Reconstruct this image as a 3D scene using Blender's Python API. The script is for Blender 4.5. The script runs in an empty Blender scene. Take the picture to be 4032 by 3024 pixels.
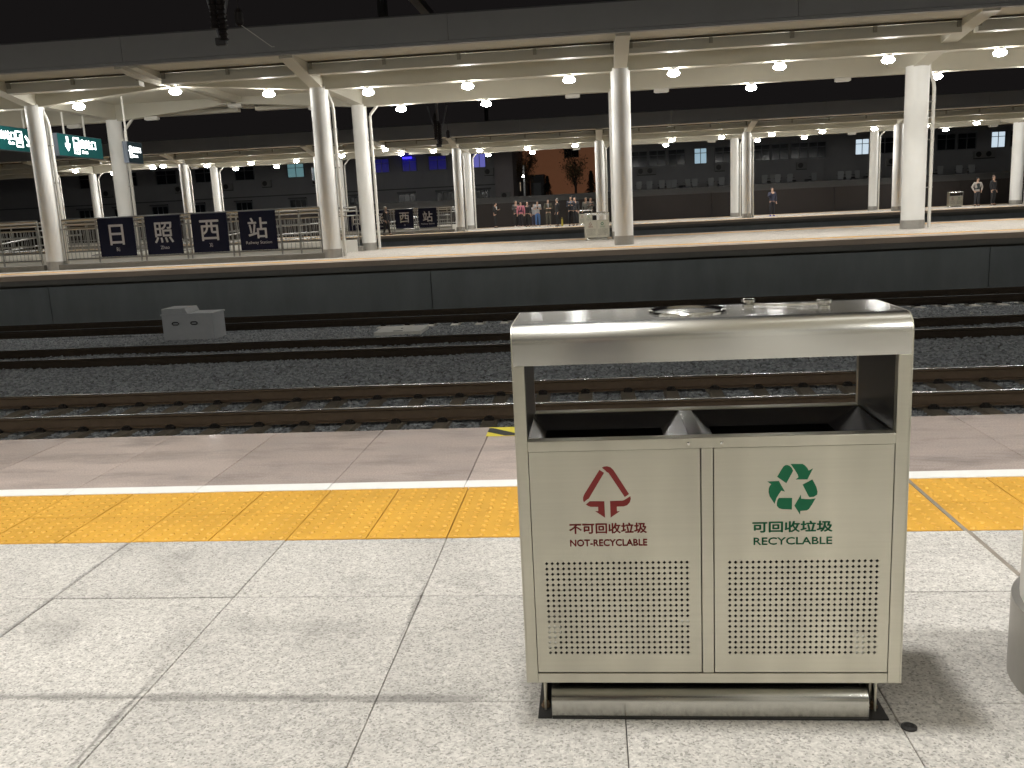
import bpy, bmesh, math, random
from mathutils import Vector, Matrix
R = math.radians
random.seed(7)
SC = bpy.context.scene
COL = SC.collection

# ------------------------------------------------------------------ camera, sky, exposure
CAM_F, CAM_P, CAM_R, CAM_Y, CAM_H = 3532.0, R(11.01), R(-2.81), R(-5.57), 1.167
fw = Vector((math.sin(CAM_Y)*math.cos(CAM_P), math.cos(CAM_Y)*math.cos(CAM_P), -math.sin(CAM_P)))
r0 = Vector((math.cos(CAM_Y), -math.sin(CAM_Y), 0)); u0 = r0.cross(fw)
rt = r0*math.cos(CAM_R) + u0*math.sin(CAM_R); up = -r0*math.sin(CAM_R) + u0*math.cos(CAM_R)
cd = bpy.data.cameras.new('camera'); cam = bpy.data.objects.new('camera', cd); COL.objects.link(cam)
cam.matrix_world = Matrix(((rt.x, up.x, -fw.x, 0), (rt.y, up.y, -fw.y, 0), (rt.z, up.z, -fw.z, CAM_H), (0, 0, 0, 1)))
cd.sensor_width = 36; cd.sensor_fit = 'HORIZONTAL'; cd.lens = 36*CAM_F/4032; cd.clip_start = 0.05; cd.clip_end = 1500
SC.camera = cam

def proj(x, y, z):
    d = Vector((x, y, z-CAM_H)); w = d.dot(fw)
    return 2016+CAM_F*d.dot(rt)/w, 1512-CAM_F*d.dot(up)/w
def seen(x, y, z, m=0):
    u, v = proj(x, y, z); return -m < u < 4032+m and -m < v < 3024+m

W = bpy.data.worlds.new('World'); SC.world = W; W.use_nodes = True
W.node_tree.nodes['Background'].inputs[0].default_value = (0.0080, 0.0070, 0.0070, 1)      # clear night, faint town glow
W.node_tree.nodes['Background'].inputs[1].default_value = 1.0
SC.view_settings.view_transform = 'Standard'; SC.view_settings.look = 'None'
SC.view_settings.exposure = 0.0; SC.view_settings.gamma = 1.0
SC.render.engine = 'CYCLES'
SC.cycles.max_bounces = 8; SC.cycles.sample_clamp_indirect = 6.0
LAMP = 122.0         # radiance of the lamp glass
SPOT = 425.0          # watts of each downlight reflector
LAMP_COL = (1.0, 0.985, 0.95)

# ------------------------------------------------------------------ materials
def M(name, col, rough=.6, metal=0., var=0., vs=4., bump=0., bs=60., emit=None, es=0., stretch=(1, 1, 1), objvar=0., aniso=0., spec=.5, rvar=0.):
    m = bpy.data.materials.new(name); m.use_nodes = True
    nt = m.node_tree; N = nt.nodes; L = nt.links; b = N['Principled BSDF']
    b.inputs['Roughness'].default_value = rough; b.inputs['Metallic'].default_value = metal
    b.inputs['Specular IOR Level'].default_value = spec
    if aniso: b.inputs['Anisotropic'].default_value = aniso
    b.inputs['Base Color'].default_value = (*col, 1)
    if emit: b.inputs['Emission Color'].default_value = (*emit, 1); b.inputs['Emission Strength'].default_value = es
    if var or bump or objvar or rvar:
        g = N.new('ShaderNodeNewGeometry'); mp = N.new('ShaderNodeMapping'); mp.inputs['Scale'].default_value = stretch
        L.new(g.outputs['Position'], mp.inputs['Vector'])
        n = N.new('ShaderNodeTexNoise'); n.inputs['Scale'].default_value = vs; n.inputs['Detail'].default_value = 6; n.inputs['Roughness'].default_value = .65
        L.new(mp.outputs[0], n.inputs['Vector'])
        mr = N.new('ShaderNodeMapRange'); mr.inputs[1].default_value = .25; mr.inputs[2].default_value = .75
        mr.inputs[3].default_value = 1-var; mr.inputs[4].default_value = 1+var
        L.new(n.outputs['Fac'], mr.inputs[0]); fac = mr.outputs[0]
        if objvar:
            oi = N.new('ShaderNodeObjectInfo'); mr2 = N.new('ShaderNodeMapRange'); mr2.inputs[3].default_value = 1-objvar; mr2.inputs[4].default_value = 1+objvar
            L.new(oi.outputs['Random'], mr2.inputs[0]); mu = N.new('ShaderNodeMath'); mu.operation = 'MULTIPLY'
            L.new(fac, mu.inputs[0]); L.new(mr2.outputs[0], mu.inputs[1]); fac = mu.outputs[0]
        vm = N.new('ShaderNodeVectorMath'); vm.operation = 'SCALE'; vm.inputs[0].default_value = col; L.new(fac, vm.inputs['Scale'])
        L.new(vm.outputs[0], b.inputs['Base Color'])
        if rvar:
            mr3 = N.new('ShaderNodeMapRange'); mr3.inputs[1].default_value = .3; mr3.inputs[2].default_value = .7
            mr3.inputs[3].default_value = rough-rvar; mr3.inputs[4].default_value = rough+rvar
            L.new(n.outputs['Fac'], mr3.inputs[0]); L.new(mr3.outputs[0], b.inputs['Roughness'])
        if bump:
            n2 = N.new('ShaderNodeTexNoise'); n2.inputs['Scale'].default_value = bs; n2.inputs['Detail'].default_value = 4
            L.new(mp.outputs[0], n2.inputs['Vector'])
            bp = N.new('ShaderNodeBump'); bp.inputs['Strength'].default_value = bump; bp.inputs['Distance'].default_value = .01
            L.new(n2.outputs['Fac'], bp.inputs['Height']); L.new(bp.outputs[0], b.inputs['Normal'])
    return m

def granite(name, base, dark, stains=True, scale=150.):
    m = bpy.data.materials.new(name); m.use_nodes = True
    nt = m.node_tree; N = nt.nodes; L = nt.links; b = N['Principled BSDF']
    def node(t, **k):
        n = N.new('ShaderNode'+t)
        for a, v in k.items(): setattr(n, a, v)
        return n
    def math_(op, a, c):
        n = node('Math', operation=op)
        for i, x in enumerate((a, c)):
            if isinstance(x, (int, float)): n.inputs[i].default_value = x
            else: L.new(x, n.inputs[i])
        return n.outputs[0]
    def rng(src, a, c, lo, hi, smooth=False):
        n = node('MapRange'); n.inputs[1].default_value = a; n.inputs[2].default_value = c; n.inputs[3].default_value = lo; n.inputs[4].default_value = hi
        if smooth: n.interpolation_type = 'SMOOTHSTEP'
        L.new(src, n.inputs[0]); return n.outputs[0]
    g = node('NewGeometry'); pos = g.outputs['Position']
    v = node('TexVoronoi'); v.inputs['Scale'].default_value = scale; L.new(pos, v.inputs['Vector'])
    sep = node('SeparateColor'); L.new(v.outputs['Color'], sep.inputs[0])
    ramp = node('ValToRGB'); e = ramp.color_ramp.elements
    e[0].position = 0.0; e[0].color = (*dark, 1); e[1].position = .17; e[1].color = (*[x*.78 for x in base], 1)
    for p, k in ((.34, .94), (.6, 1.03), (.86, 1.15), (1, 1.22)):
        q = e.new(p); q.color = (min(1, base[0]*k), min(1, base[1]*k), min(1, base[2]*k), 1)
    L.new(sep.outputs[0], ramp.inputs[0])
    n1 = node('TexNoise'); n1.inputs['Scale'].default_value = 2.3; n1.inputs['Detail'].default_value = 7; n1.inputs['Roughness'].default_value = .62; L.new(pos, n1.inputs['Vector'])
    blot = rng(n1.outputs['Fac'], .3, .68, .82, 1.04)
    n3 = node('TexNoise'); n3.inputs['Scale'].default_value = 45; n3.inputs['Detail'].default_value = 3; L.new(pos, n3.inputs['Vector'])
    mot = rng(n3.outputs['Fac'], .3, .7, .86, 1.12)
    oi = node('ObjectInfo'); ov = rng(oi.outputs['Random'], 0, 1, .90, 1.05)
    fac = math_('MULTIPLY', math_('MULTIPLY', blot, ov), mot)
    if stains:
        sp = node('SeparateXYZ'); L.new(pos, sp.inputs[0])
        n2 = node('TexNoise'); n2.inputs['Scale'].default_value = 7; n2.inputs['Detail'].default_value = 6; L.new(pos, n2.inputs['Vector'])
        def streak(axis, c, width, lo, hi, other, strength):
            dist = math_('ABSOLUTE', math_('SUBTRACT', sp.outputs[axis], c), 0)
            w = rng(n2.outputs['Fac'], .35, .65, width*.25, width)
            near = math_('SUBTRACT', 1.0, math_('MINIMUM', math_('DIVIDE', dist, w), 1.0))
            a = rng(sp.outputs[other], lo, lo+.25, 0, 1, True); z = rng(sp.outputs[other], hi-.25, hi, 1, 0, True)
            s = math_('MULTIPLY', math_('MULTIPLY', near, a), z)
            return math_('SUBTRACT', 1.0, math_('MULTIPLY', math_('POWER', s, .6), strength))
        for args in (('Y', 1.985, .032, -1.75, -.25, 'X', .5), ('X', -1.19, .022, 1.5, 2.2, 'Y', .5), ('X', -.572, .016, 2.2, 2.75, 'Y', .45), ('X', -1.785, .014, 2.2, 3.3, 'Y', .4), ('Y', 2.577, .008, -2.4, 1.6, 'X', .3)):
            fac = math_('MULTIPLY', fac, streak(*args))
        n4 = node('TexNoise'); n4.inputs['Scale'].default_value = 3.1; n4.inputs['Detail'].default_value = 5; mp = node('Mapping'); mp.inputs['Location'].default_value = (3.3, 1.7, 0)
        L.new(pos, mp.inputs['Vector']); L.new(mp.outputs[0], n4.inputs['Vector'])
        fac = math_('MULTIPLY', fac, rng(n4.outputs['Fac'], .54, .74, 1.0, .78, True))
    vm = node('VectorMath', operation='SCALE'); L.new(ramp.outputs[0], vm.inputs[0]); L.new(fac, vm.inputs['Scale'])
    L.new(vm.outputs[0], b.inputs['Base Color'])
    L.new(rng(n1.outputs['Fac'], .3, .7, .62, .8), b.inputs['Roughness'])
    bp = node('Bump'); bp.inputs['Strength'].default_value = .25; bp.inputs['Distance'].default_value = .003
    L.new(n3.outputs['Fac'], bp.inputs['Height']); L.new(bp.outputs[0], b.inputs['Normal'])
    return m

def edge_stone(name, base):
    m = M(name, base, .42, 0, .22, 3.4, .12, 220, objvar=.12, stretch=(.55, 1.6, 1), rvar=.1)
    N = m.node_tree.nodes; L = m.node_tree.links; b = N['Principled BSDF']
    g = N.new('ShaderNodeNewGeometry'); w = N.new('ShaderNodeTexWave'); w.bands_direction = 'Y'; w.inputs['Scale'].default_value = 14; w.inputs['Distortion'].default_value = .15
    L.new(g.outputs['Position'], w.inputs['Vector'])
    sp = N.new('ShaderNodeSeparateXYZ'); L.new(g.outputs['Position'], sp.inputs[0])
    n = N.new('ShaderNodeTexNoise'); n.inputs['Scale'].default_value = 2.6; n.inputs['Detail'].default_value = 9; n.inputs['Roughness'].default_value = .68
    mp = N.new('ShaderNodeMapping'); mp.inputs['Scale'].default_value = (.7, 2.0, 1); L.new(g.outputs['Position'], mp.inputs[0]); L.new(mp.outputs[0], n.inputs['Vector'])
    mr = N.new('ShaderNodeMapRange'); mr.inputs[1].default_value = .5; mr.inputs[2].default_value = .72; mr.inputs[3].default_value = 1.04; mr.inputs[4].default_value = .60; L.new(n.outputs['Fac'], mr.inputs[0])
    # dark scuffs
    old = b.inputs['Base Color'].links[0].from_socket
    vm = N.new('ShaderNodeVectorMath'); vm.operation = 'SCALE'; L.new(old, vm.inputs[0]); L.new(mr.outputs[0], vm.inputs['Scale']); L.new(vm.outputs[0], b.inputs['Base Color'])
    n9 = N.new('ShaderNodeTexNoise'); n9.inputs['Scale'].default_value = 130; n9.inputs['Detail'].default_value = 4; n9.inputs['Roughness'].default_value = .7; L.new(g.outputs['Position'], n9.inputs[0])
    m9 = N.new('ShaderNodeMapRange'); m9.inputs[1].default_value = .3; m9.inputs[2].default_value = .7; m9.inputs[3].default_value = .70; m9.inputs[4].default_value = 1.25; L.new(n9.outputs['Fac'], m9.inputs[0])
    v9 = N.new('ShaderNodeVectorMath'); v9.operation = 'SCALE'; L.new(vm.outputs[0], v9.inputs[0]); L.new(m9.outputs[0], v9.inputs['Scale']); L.new(v9.outputs[0], b.inputs['Base Color'])
    b.inputs['Coat Weight'].default_value = .5; b.inputs['Coat Roughness'].default_value = .045
    bp = N.new('ShaderNodeBump'); bp.inputs['Strength'].default_value = .25; bp.inputs['Distance'].default_value = .004
    L.new(w.outputs['Fac'], bp.inputs['Height'])
    L.new(b.inputs['Normal'].links[0].from_socket, bp.inputs['Normal']); L.new(bp.outputs[0], b.inputs['Normal'])
    return m

def steel_mat(name, col, rough, smudge, streak, aniso=.5, rv=.12):
    m = bpy.data.materials.new(name); m.use_nodes = True; N = m.node_tree.nodes; L = m.node_tree.links; b = N['Principled BSDF']
    b.inputs['Metallic'].default_value = 1
    g = N.new('ShaderNodeNewGeometry'); P_ = g.outputs['Position']
    def noise(scale, stretch, detail=5, rgh=.6):
        mp = N.new('ShaderNodeMapping'); mp.inputs['Scale'].default_value = stretch; L.new(P_, mp.inputs[0])
        n = N.new('ShaderNodeTexNoise'); n.inputs['Scale'].default_value = scale; n.inputs['Detail'].default_value = detail; n.inputs['Roughness'].default_value = rgh; L.new(mp.outputs[0], n.inputs[0]); return n.outputs['Fac']
    def rng(x, a, c, lo, hi):
        r = N.new('ShaderNodeMapRange'); r.inputs[1].default_value = a; r.inputs[2].default_value = c; r.inputs[3].default_value = lo; r.inputs[4].default_value = hi; L.new(x, r.inputs[0]); return r.outputs[0]
    def mul(x, y):
        q = N.new('ShaderNodeMath'); q.operation = 'MULTIPLY'; L.new(x, q.inputs[0]); L.new(y, q.inputs[1]); return q.outputs[0]
    sm = noise(3.2, (1, 1, .8), 3, .45); dr = noise(9, (1.6, 1.6, .10), 2, .4); gr = noise(90, (.03, 2, 2), 2)
    f = mul(mul(rng(sm, .15, .85, 1+smudge*.6, 1-smudge*1.3), rng(dr, .15, .85, 1+smudge*.3, 1-smudge*.6)), rng(gr, .3, .7, 1-streak, 1+streak))
    vm = N.new('ShaderNodeVectorMath'); vm.operation = 'SCALE'; vm.inputs[0].default_value = col; L.new(f, vm.inputs['Scale']); L.new(vm.outputs[0], b.inputs['Base Color'])
    L.new(rng(sm, .15, .85, rough*(1-rv), rough*(1+rv)), b.inputs['Roughness'])
    b.inputs['Anisotropic'].default_value = aniso          # brushed along x: highlights spread across the grain
    tg = N.new('ShaderNodeTangent'); tg.direction_type = 'RADIAL'; tg.axis = 'X'; L.new(tg.outputs[0], b.inputs['Tangent'])
    bp = N.new('ShaderNodeBump'); bp.inputs['Strength'].default_value = .06; bp.inputs['Distance'].default_value = .0012; L.new(noise(3.1, (1, 1, 1), 2), bp.inputs['Height']); L.new(bp.outputs[0], b.inputs['Normal'])
    return m

MT = dict(
    granite=granite('granite', (.515, .492, .457), (.275, .262, .24), scale=200.),
    granite_far=granite('granite_far', (.46, .42, .37), (.19, .18, .16), False, 40),
    edge=edge_stone('edge_stone', (.455, .375, .335)),
    edge_far=M('edge_stone_far', (.46, .37, .29), .6, 0, .12, 1.2),
    yellow=M('tactile_yellow', (.60, .325, .042), .55, 0, .13, 4, .05, 90, objvar=.05),
    white_line=M('line_white', (.86, .86, .83), .5, 0, .03, 9),
    joint=M('joint_dirt', (.10, .092, .082), .9, 0, .3, 20),
    hanger=M('hanger_paint', (.30, .28, .22), .6), gap_shade=M('gutter_gap_shade', (.07, .06, .04), .8), seal=M('joint_sealant', (.23, .20, .165), .8, 0, .2, 25),  # the darkest tone here is the gutter gap's shade as colour
    concrete=M('wall_concrete', (.205, .226, .234), .75, 0, .15, 1.3, .15, 30, objvar=.04, stretch=(1.2, 1.2, .35)),
    coping=M('coping_concrete', (.17, .165, .15), .8, 0, .12, 2),
    cream=M('cream_paint', (.52, .495, .41), .55, 0, .05, 1.1, .04, 20),
    soffit=M('soffit_paint', (.55, .525, .44), .6, 0, .07, .6),
    column=M('column_white', (.86, .855, .82), .42, 0, .03, 2.2, .03, 25),
    fascia=M('fascia_metal', (.36, .357, .345), .85, .0, .06, .8, spec=.2),
    roof=M('roof_metal', (.12, .12, .12), .7),
    dark=M('dark_metal', (.035, .033, .032), .5, .3, .2, 12),
    band=M('band_grey', (.40, .385, .355), .38, .55, .10, 9),
    pipe=M('pipe_white', (.72, .70, .64), .35),
    housing=M('lamp_housing', (.75, .74, .70), .45),
    lens=M('lamp_lens', (.9, .9, .9), .3, emit=LAMP_COL, es=LAMP),
    lens_rim=M('lamp_lens_rim', (.9, .9, .9), .3, emit=LAMP_COL, es=80),
    unlit=M('lamp_unlit', (.62, .60, .54), .4),
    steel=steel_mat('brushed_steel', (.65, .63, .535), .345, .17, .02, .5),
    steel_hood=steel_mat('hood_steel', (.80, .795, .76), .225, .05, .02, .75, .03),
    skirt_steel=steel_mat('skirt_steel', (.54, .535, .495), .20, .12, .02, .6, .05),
    polish=M('polished_steel', (.66, .65, .62), .12, 1, .1, 9),
    inner=M('inner_steel', (.30, .30, .295), .24, 1, .04, 14, .01, 200, stretch=(.2, 3, 3)), lining=M('inner_lining', (.10, .095, .09), .3, 1),
    black=M('black_liner', (.012, .012, .012), .7),
    bag=M('liner_bag', (.75, .75, .72), .5),
    red=M('print_red', (.20, .022, .02), .5, spec=.3), green=M('print_green', (.005, .135, .06), .5, spec=.3),
    rust=M('rust_bolt', (.22, .15, .09), .6, .6, .35, 60),
    railweb_shaded=M('rail_web_shaded', (.045, .034, .024), .8, .1, .2, 9, spec=.2), railweb=M('rail_web', (.125, .086, .054), .75, .2, .2, 9), railhead=M('rail_head', (.62, .61, .60), .22, 1, .1, 30, stretch=(.1, 1, 1)),
    sleeper=M('sleeper_concrete', (.25, .215, .165), .9, 0, .2, 14, .3, 60, objvar=.12), sleeper_pale=M('sleeper_pale', (.62, .60, .54), .9, 0, .12, 14, objvar=.1),
    clip=M('clip_iron', (.03, .026, .023), .6, .6),
    soil=M('ballast_bed', (.11, .108, .104), .95, 0, .3, 20), stone=M('ballast_stone', (.325, .345, .36), .9, 0, .18, 40, objvar=.45),
    earth=M('earth', (.06, .055, .05), .95, 0, .3, 1),
    cabinet=M('cabinet_grey', (.42, .435, .45), .55, 0, .06, 6), slab=M('cover_concrete', (.72, .71, .66), .8, 0, .1, 9),
    sign_teal=M('sign_teal', (.010, .11, .11), .5, emit=(.004, .075, .075), es=.4, spec=.2), sign_side=M('sign_side', (.10, .12, .15), .5),
    sign_navy_lit=M('sign_navy_lit', (.006, .02, .028), .5, emit=(.002, .010, .014), es=.4, spec=.2),
    sign_glow=M('sign_glow', (.9, .9, .9), .5, emit=(.95, 1, 1), es=4.5),
    navy=M('panel_navy', (.010, .012, .032), .6, spec=.15), panel_white=M('panel_white', (.52, .53, .56), .5),
    rail_steel=M('handrail_steel', (.33, .33, .315), .3, 1),
    white_wall=M('stair_wall', (.74, .72, .66), .6), granite_kerb=M('kerb_granite', (.26, .245, .215), .7, 0, .12, 5),
    bwall=M('wall_brown', (.016, .0125, .0115), .85, 0, .15, 1), parapet=M('parapet', (.05, .049, .048), .85, 0, .15, 2),
    street=M('asphalt', (.05, .05, .05), .9, 0, .2, 3),
    facade=M('facade_grey', (.27, .27, .275), .8, 0, .10, .5), facade_dark=M('facade_dark', (.10, .10, .105), .8, 0, .1, .5), facade_pale=M('facade_pale', (.30, .27, .27), .8, 0, .1, .8),
    facade_orange_glow=M('facade_orange_glow', (.42, .19, .10), .85, 0, .12, .7, emit=(.30, .125, .062), es=.24),  # emission stands in for light falling on the orange wall
    frame=M('window_frame', (.17, .18, .19), .5), pane=M('pane_dark', (.012, .016, .02), .12),
    pane_lit=M('pane_lit', (.4, .45, .5), .3, emit=(.42, .62, .75), es=.62), pane_lit2=M('pane_lit_pale', (.4, .45, .5), .3, emit=(.60, .72, .82), es=.95),
    pane_teal=M('pane_teal', (.2, .3, .3), .3, emit=(.16, .33, .36), es=.55), pane_blue=M('pane_blue', (.02, .02, .2), .3, emit=(.010, .008, .17), es=.4), pane_violet=M('pane_violet', (.2, .2, .5), .3, emit=(.17, .17, .62), es=.6),
    neon=M('neon_blue', (.1, .1, .9), .3, emit=(.03, .02, 1.0), es=3.5), pane_warm=M('pane_warm', (.4, .3, .2), .3, emit=(.42, .33, .22), es=.55),
    ac=M('ac_unit', (.22, .22, .21), .6), bark=M('bark', (.07, .05, .035), .9), leaf=M('leaf', (.17, .12, .055), .8, objvar=.1), needle=M('needle', (.018, .022, .015), .9),
    station=M('station_wall', (.66, .62, .50), .6, 0, .04, 1), glass_dark=M('station_glass', (.05, .055, .055), .1),
    hazard_y=M('hazard_yellow', (.72, .62, .05), .5), hazard_k=M('hazard_black', (.03, .03, .03), .6),
    flood=M('floodlight', (.9, .9, .9), .3, emit=(1, .98, .92), es=80), pipe_grey=M('pole_grey', (.30, .31, .31), .6),
    wire=M('wire', (.05, .045, .04), .5, .5), insul=M('insulator', (.022, .018, .017), .5, spec=.2), galv=M('galvanised', (.13, .13, .135), .55, .6),
)

# ------------------------------------------------------------------ mesh building
class MB:
    def __init__(s): s.v = []; s.f = []; s.m = []
    def add(s, vs, fs, mi=0):
        o = len(s.v); s.v += [tuple(v) for v in vs]
        for f in fs: s.f.append(tuple(i+o for i in f)); s.m.append(mi)
        return s
    def box(s, x0, x1, y0, y1, z0, z1, mi=0):
        return s.add([(x0, y0, z0), (x1, y0, z0), (x1, y1, z0), (x0, y1, z0), (x0, y0, z1), (x1, y0, z1), (x1, y1, z1), (x0, y1, z1)],
                     [(3, 2, 1, 0), (4, 5, 6, 7), (0, 1, 5, 4), (1, 2, 6, 5), (2, 3, 7, 6), (3, 0, 4, 7)], mi)
    def quad(s, a, b, c, d, mi=0): return s.add([a, b, c, d], [(0, 1, 2, 3)], mi)
    def prism(s, poly, axis, a, b, mi=0):
        """poly: 2D outline in the two other axes (cyclic order), extruded from a to b along axis"""
        n = len(poly)
        def P(p, t): return (t, p[0], p[1]) if axis == 'x' else ((p[0], t, p[1]) if axis == 'y' else (p[0], p[1], t))
        vs = [P(p, a) for p in poly]+[P(p, b) for p in poly]
        return s.add(vs, [tuple(range(n))[::-1], tuple(range(n, 2*n))]+[(i, (i+1) % n, n+(i+1) % n, n+i) for i in range(n)], mi)
    def tube(s, pts, r, n=10, mi=0, caps=True, rs=None):
        pts = [Vector(p) for p in pts]; rings = []
        for i, p in enumerate(pts):
            t = (pts[min(i+1, len(pts)-1)]-pts[max(i-1, 0)]).normalized()
            a = t.cross(Vector((0, 0, 1)) if abs(t.z) < .95 else Vector((0, 1, 0))).normalized(); b = t.cross(a)
            rr = rs[i] if rs else r
            rings.append([p+(a*math.cos(k*2*math.pi/n)+b*math.sin(k*2*math.pi/n))*rr for k in range(n)])
        fs = []
        for i in range(len(pts)-1):
            for k in range(n): fs.append((i*n+k, i*n+(k+1) % n, (i+1)*n+(k+1) % n, (i+1)*n+k))
        if caps: fs += [tuple(range(n))[::-1], tuple(range((len(pts)-1)*n, len(pts)*n))]
        return s.add([v for r_ in rings for v in r_], fs, mi)
    def lathe(s, prof, n=16, c=(0, 0, 0), mi=0, ax='z'):
        vs = []; fs = []
        for r, z in prof:
            for k in range(n):
                a = k*2*math.pi/n; q = (r*math.cos(a), r*math.sin(a), z)
                if ax == 'y': q = (q[0], q[2], q[1])
                if ax == 'x': q = (q[2], q[0], q[1])
                vs.append((q[0]+c[0], q[1]+c[1], q[2]+c[2]))
        for i in range(len(prof)-1):
            for k in range(n): fs.append((i*n+k, i*n+(k+1) % n, (i+1)*n+(k+1) % n, (i+1)*n+k))
        fs += [tuple(range(n))[::-1], tuple(range((len(prof)-1)*n, len(prof)*n))]
        return s.add(vs, fs, mi)
    def mesh(s, name, mats, smooth=False):
        me = bpy.data.meshes.new(name); me.from_pydata(s.v, [], s.f)
        for k in (mats if isinstance(mats, (list, tuple)) else [mats]): me.materials.append(MT[k])
        me.polygons.foreach_set('material_index', s.m)
        bm = bmesh.new(); bm.from_mesh(me); bmesh.ops.recalc_face_normals(bm, faces=bm.faces); bm.to_mesh(me); bm.free()
        if smooth:
            me.shade_smooth()
            try: me.set_sharp_from_angle(angle=R(38))
            except Exception: pass
        return me
    def build(s, name, mats, parent=None, loc=(0, 0, 0), smooth=False, bevel=0):
        o = link(name, s.mesh(name, mats, smooth), parent, loc)
        if bevel:
            b = o.modifiers.new('bevel', 'BEVEL'); b.width = bevel; b.segments = 2; b.limit_method = 'ANGLE'; b.angle_limit = R(40)
        return o
def link(name, data, parent=None, loc=(0, 0, 0), rz=0):
    o = bpy.data.objects.new(name, data); COL.objects.link(o); o.location = loc; o.rotation_euler = (0, 0, rz)
    if parent is not None: o.parent = parent
    return o
def tag(o, label=None, cat=None, group=None, kind=None):
    for k, v in (('label', label), ('category', cat), ('group', group), ('kind', kind)):
        if v: o[k] = v
    return o
def thing(name, label, cat, loc=(0, 0, 0), rz=0, group=None):
    return tag(link(name, None, None, loc, rz), label, cat, group)
KIDS = {}
def kids(o):
    return [c for c in COL.objects if c.parent == o]
def dup(o, loc=None, rz=None, label=None, group=None, parent=None):
    c = o.copy(); COL.objects.link(c)
    if parent is not None: c.parent = parent
    if loc is not None: c.location = loc
    if rz is not None: c.rotation_euler = (0, 0, rz)
    if label: c['label'] = label
    if group: c['group'] = group
    for k in o.children: dup(k, parent=c)
    return c
def text_mesh(name, body, mat, parent, w, h, place, bold=0., depth=.002):
    """lettering fitted into w x h (lower-left at 0,0); place: Matrix taking (x,y,z) letter space to the parent's space"""
    cu = bpy.data.curves.new(name, 'FONT'); cu.body = body; cu.size = 1; cu.extrude = .01; cu.resolution_u = 3
    t = bpy.data.objects.new(name, cu); COL.objects.link(t); bpy.context.view_layer.update()
    me = bpy.data.meshes.new_from_object(t.evaluated_get(bpy.context.evaluated_depsgraph_get()))
    bpy.data.objects.remove(t); bpy.data.curves.remove(cu)
    vs = [v.co.copy() for v in me.vertices]; fs = [tuple(p.vertices) for p in me.polygons]
    bpy.data.meshes.remove(me)
    if not vs: return None
    # a heavier weight: the outline laid down several times, each a hair apart
    sh = [(0, 0)] if not bold else [(0, 0), (bold, 0), (-bold, 0), (0, bold), (0, -bold)]
    x0 = min(v.x for v in vs)-bold; x1 = max(v.x for v in vs)+bold; y0 = min(v.y for v in vs)-bold; y1 = max(v.y for v in vs)+bold
    sx = w/(x1-x0); sy = h/(y1-y0); V2, F2 = [], []
    for k, (dx, dy) in enumerate(sh):
        o = len(V2)
        for v in vs: V2.append(place @ Vector(((v.x+dx-x0)*sx, (v.y+dy-y0)*sy, (v.z+.01)/.02*depth*(1+.13*k))))
        F2 += [tuple(i+o for i in f) for f in fs]
    me = bpy.data.meshes.new(name); me.from_pydata(V2, [], F2)
    me.name = name; me.materials.clear(); me.materials.append(MT[mat])
    return link(name, me, parent)
def arc(cx, cy, r, a0, a1, n=8): return [(cx+r*math.cos(R(a0+(a1-a0)*i/n)), cy+r*math.sin(R(a0+(a1-a0)*i/n))) for i in range(n+1)]

ORD = ['first', 'second', 'third', 'fourth', 'fifth', 'sixth', 'seventh', 'eighth', 'ninth', 'tenth', 'eleventh', 'twelfth', 'thirteenth', 'fourteenth', 'fifteenth', 'sixteenth', 'seventeenth', 'eighteenth', 'nineteenth', 'twentieth']

# ------------------------------------------------------------------ ground, platforms
EDGE1, EDGE2, BACK2, EDGE3, BACK3 = 4.75, 23.74, 33.81, 51.96, 62.3
RAILZ = -1.25
tag(MB().quad((-400, -200, -1.75), (400, -200, -1.75), (400, 62.5, -1.75), (-400, 62.5, -1.75)).build('ground', 'earth'), 'dark earth under the tracks and platforms', kind='structure')
tag(MB().quad((-400, 62.9, 1.58), (400, 62.9, 1.58), (400, 900, 1.58), (-400, 900, 1.58)).build('street', 'street'), 'dark street level behind the brown wall', kind='structure')

# near platform: body, granite slabs, tactile tiles, edge slabs, white line
pf = link('platform', None); tag(pf, 'near granite platform that the waste bin stands on', kind='structure')
MB().box(-60, 60, -14, EDGE1-.03, -1.7, -.012).build('body', 'joint', pf)
MB().quad((-60, -13.9, -.002), (60, -13.9, -.002), (60, .745, -.002), (-60, .745, -.002)).build('paving', 'granite', pf)
GX0, PITCH = .0405, .607
def slab_mesh(w, d, mat, z=0., th=.012, ch=.0016):
    m = MB()
    m.add([(0, 0, -th), (w, 0, -th), (w, d, -th), (0, d, -th), (0, 0, z-ch), (w, 0, z-ch), (w, d, z-ch), (0, d, z-ch), (ch, ch, z), (w-ch, ch, z), (w-ch, d-ch, z), (ch, d-ch, z)],
          [(0, 1, 5, 4), (1, 2, 6, 5), (2, 3, 7, 6), (3, 0, 4, 7), (4, 5, 9, 8), (5, 6, 10, 9), (6, 7, 11, 10), (7, 4, 8, 11), (8, 9, 10, 11)])
    return m.mesh('slab', mat)
J = .0025
full = slab_mesh(PITCH-J, PITCH-J, 'granite'); cut = slab_mesh(PITCH-J, 3.075-2.577-J, 'granite')
for i in range(-8, 8):
    x = GX0+i*PITCH; gap = .010 if i == 1 else 0
    for y, me in ((2.577, cut), (1.97, full), (1.363, full), (.756, full)):
        if x > 2.6 and y < 1.9: continue
        o = link('granite_slab', me, pf, (x+J/2+(.014 if i >= 2 else 0), y+J/2, random.uniform(-.0008, .0008)))
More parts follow.
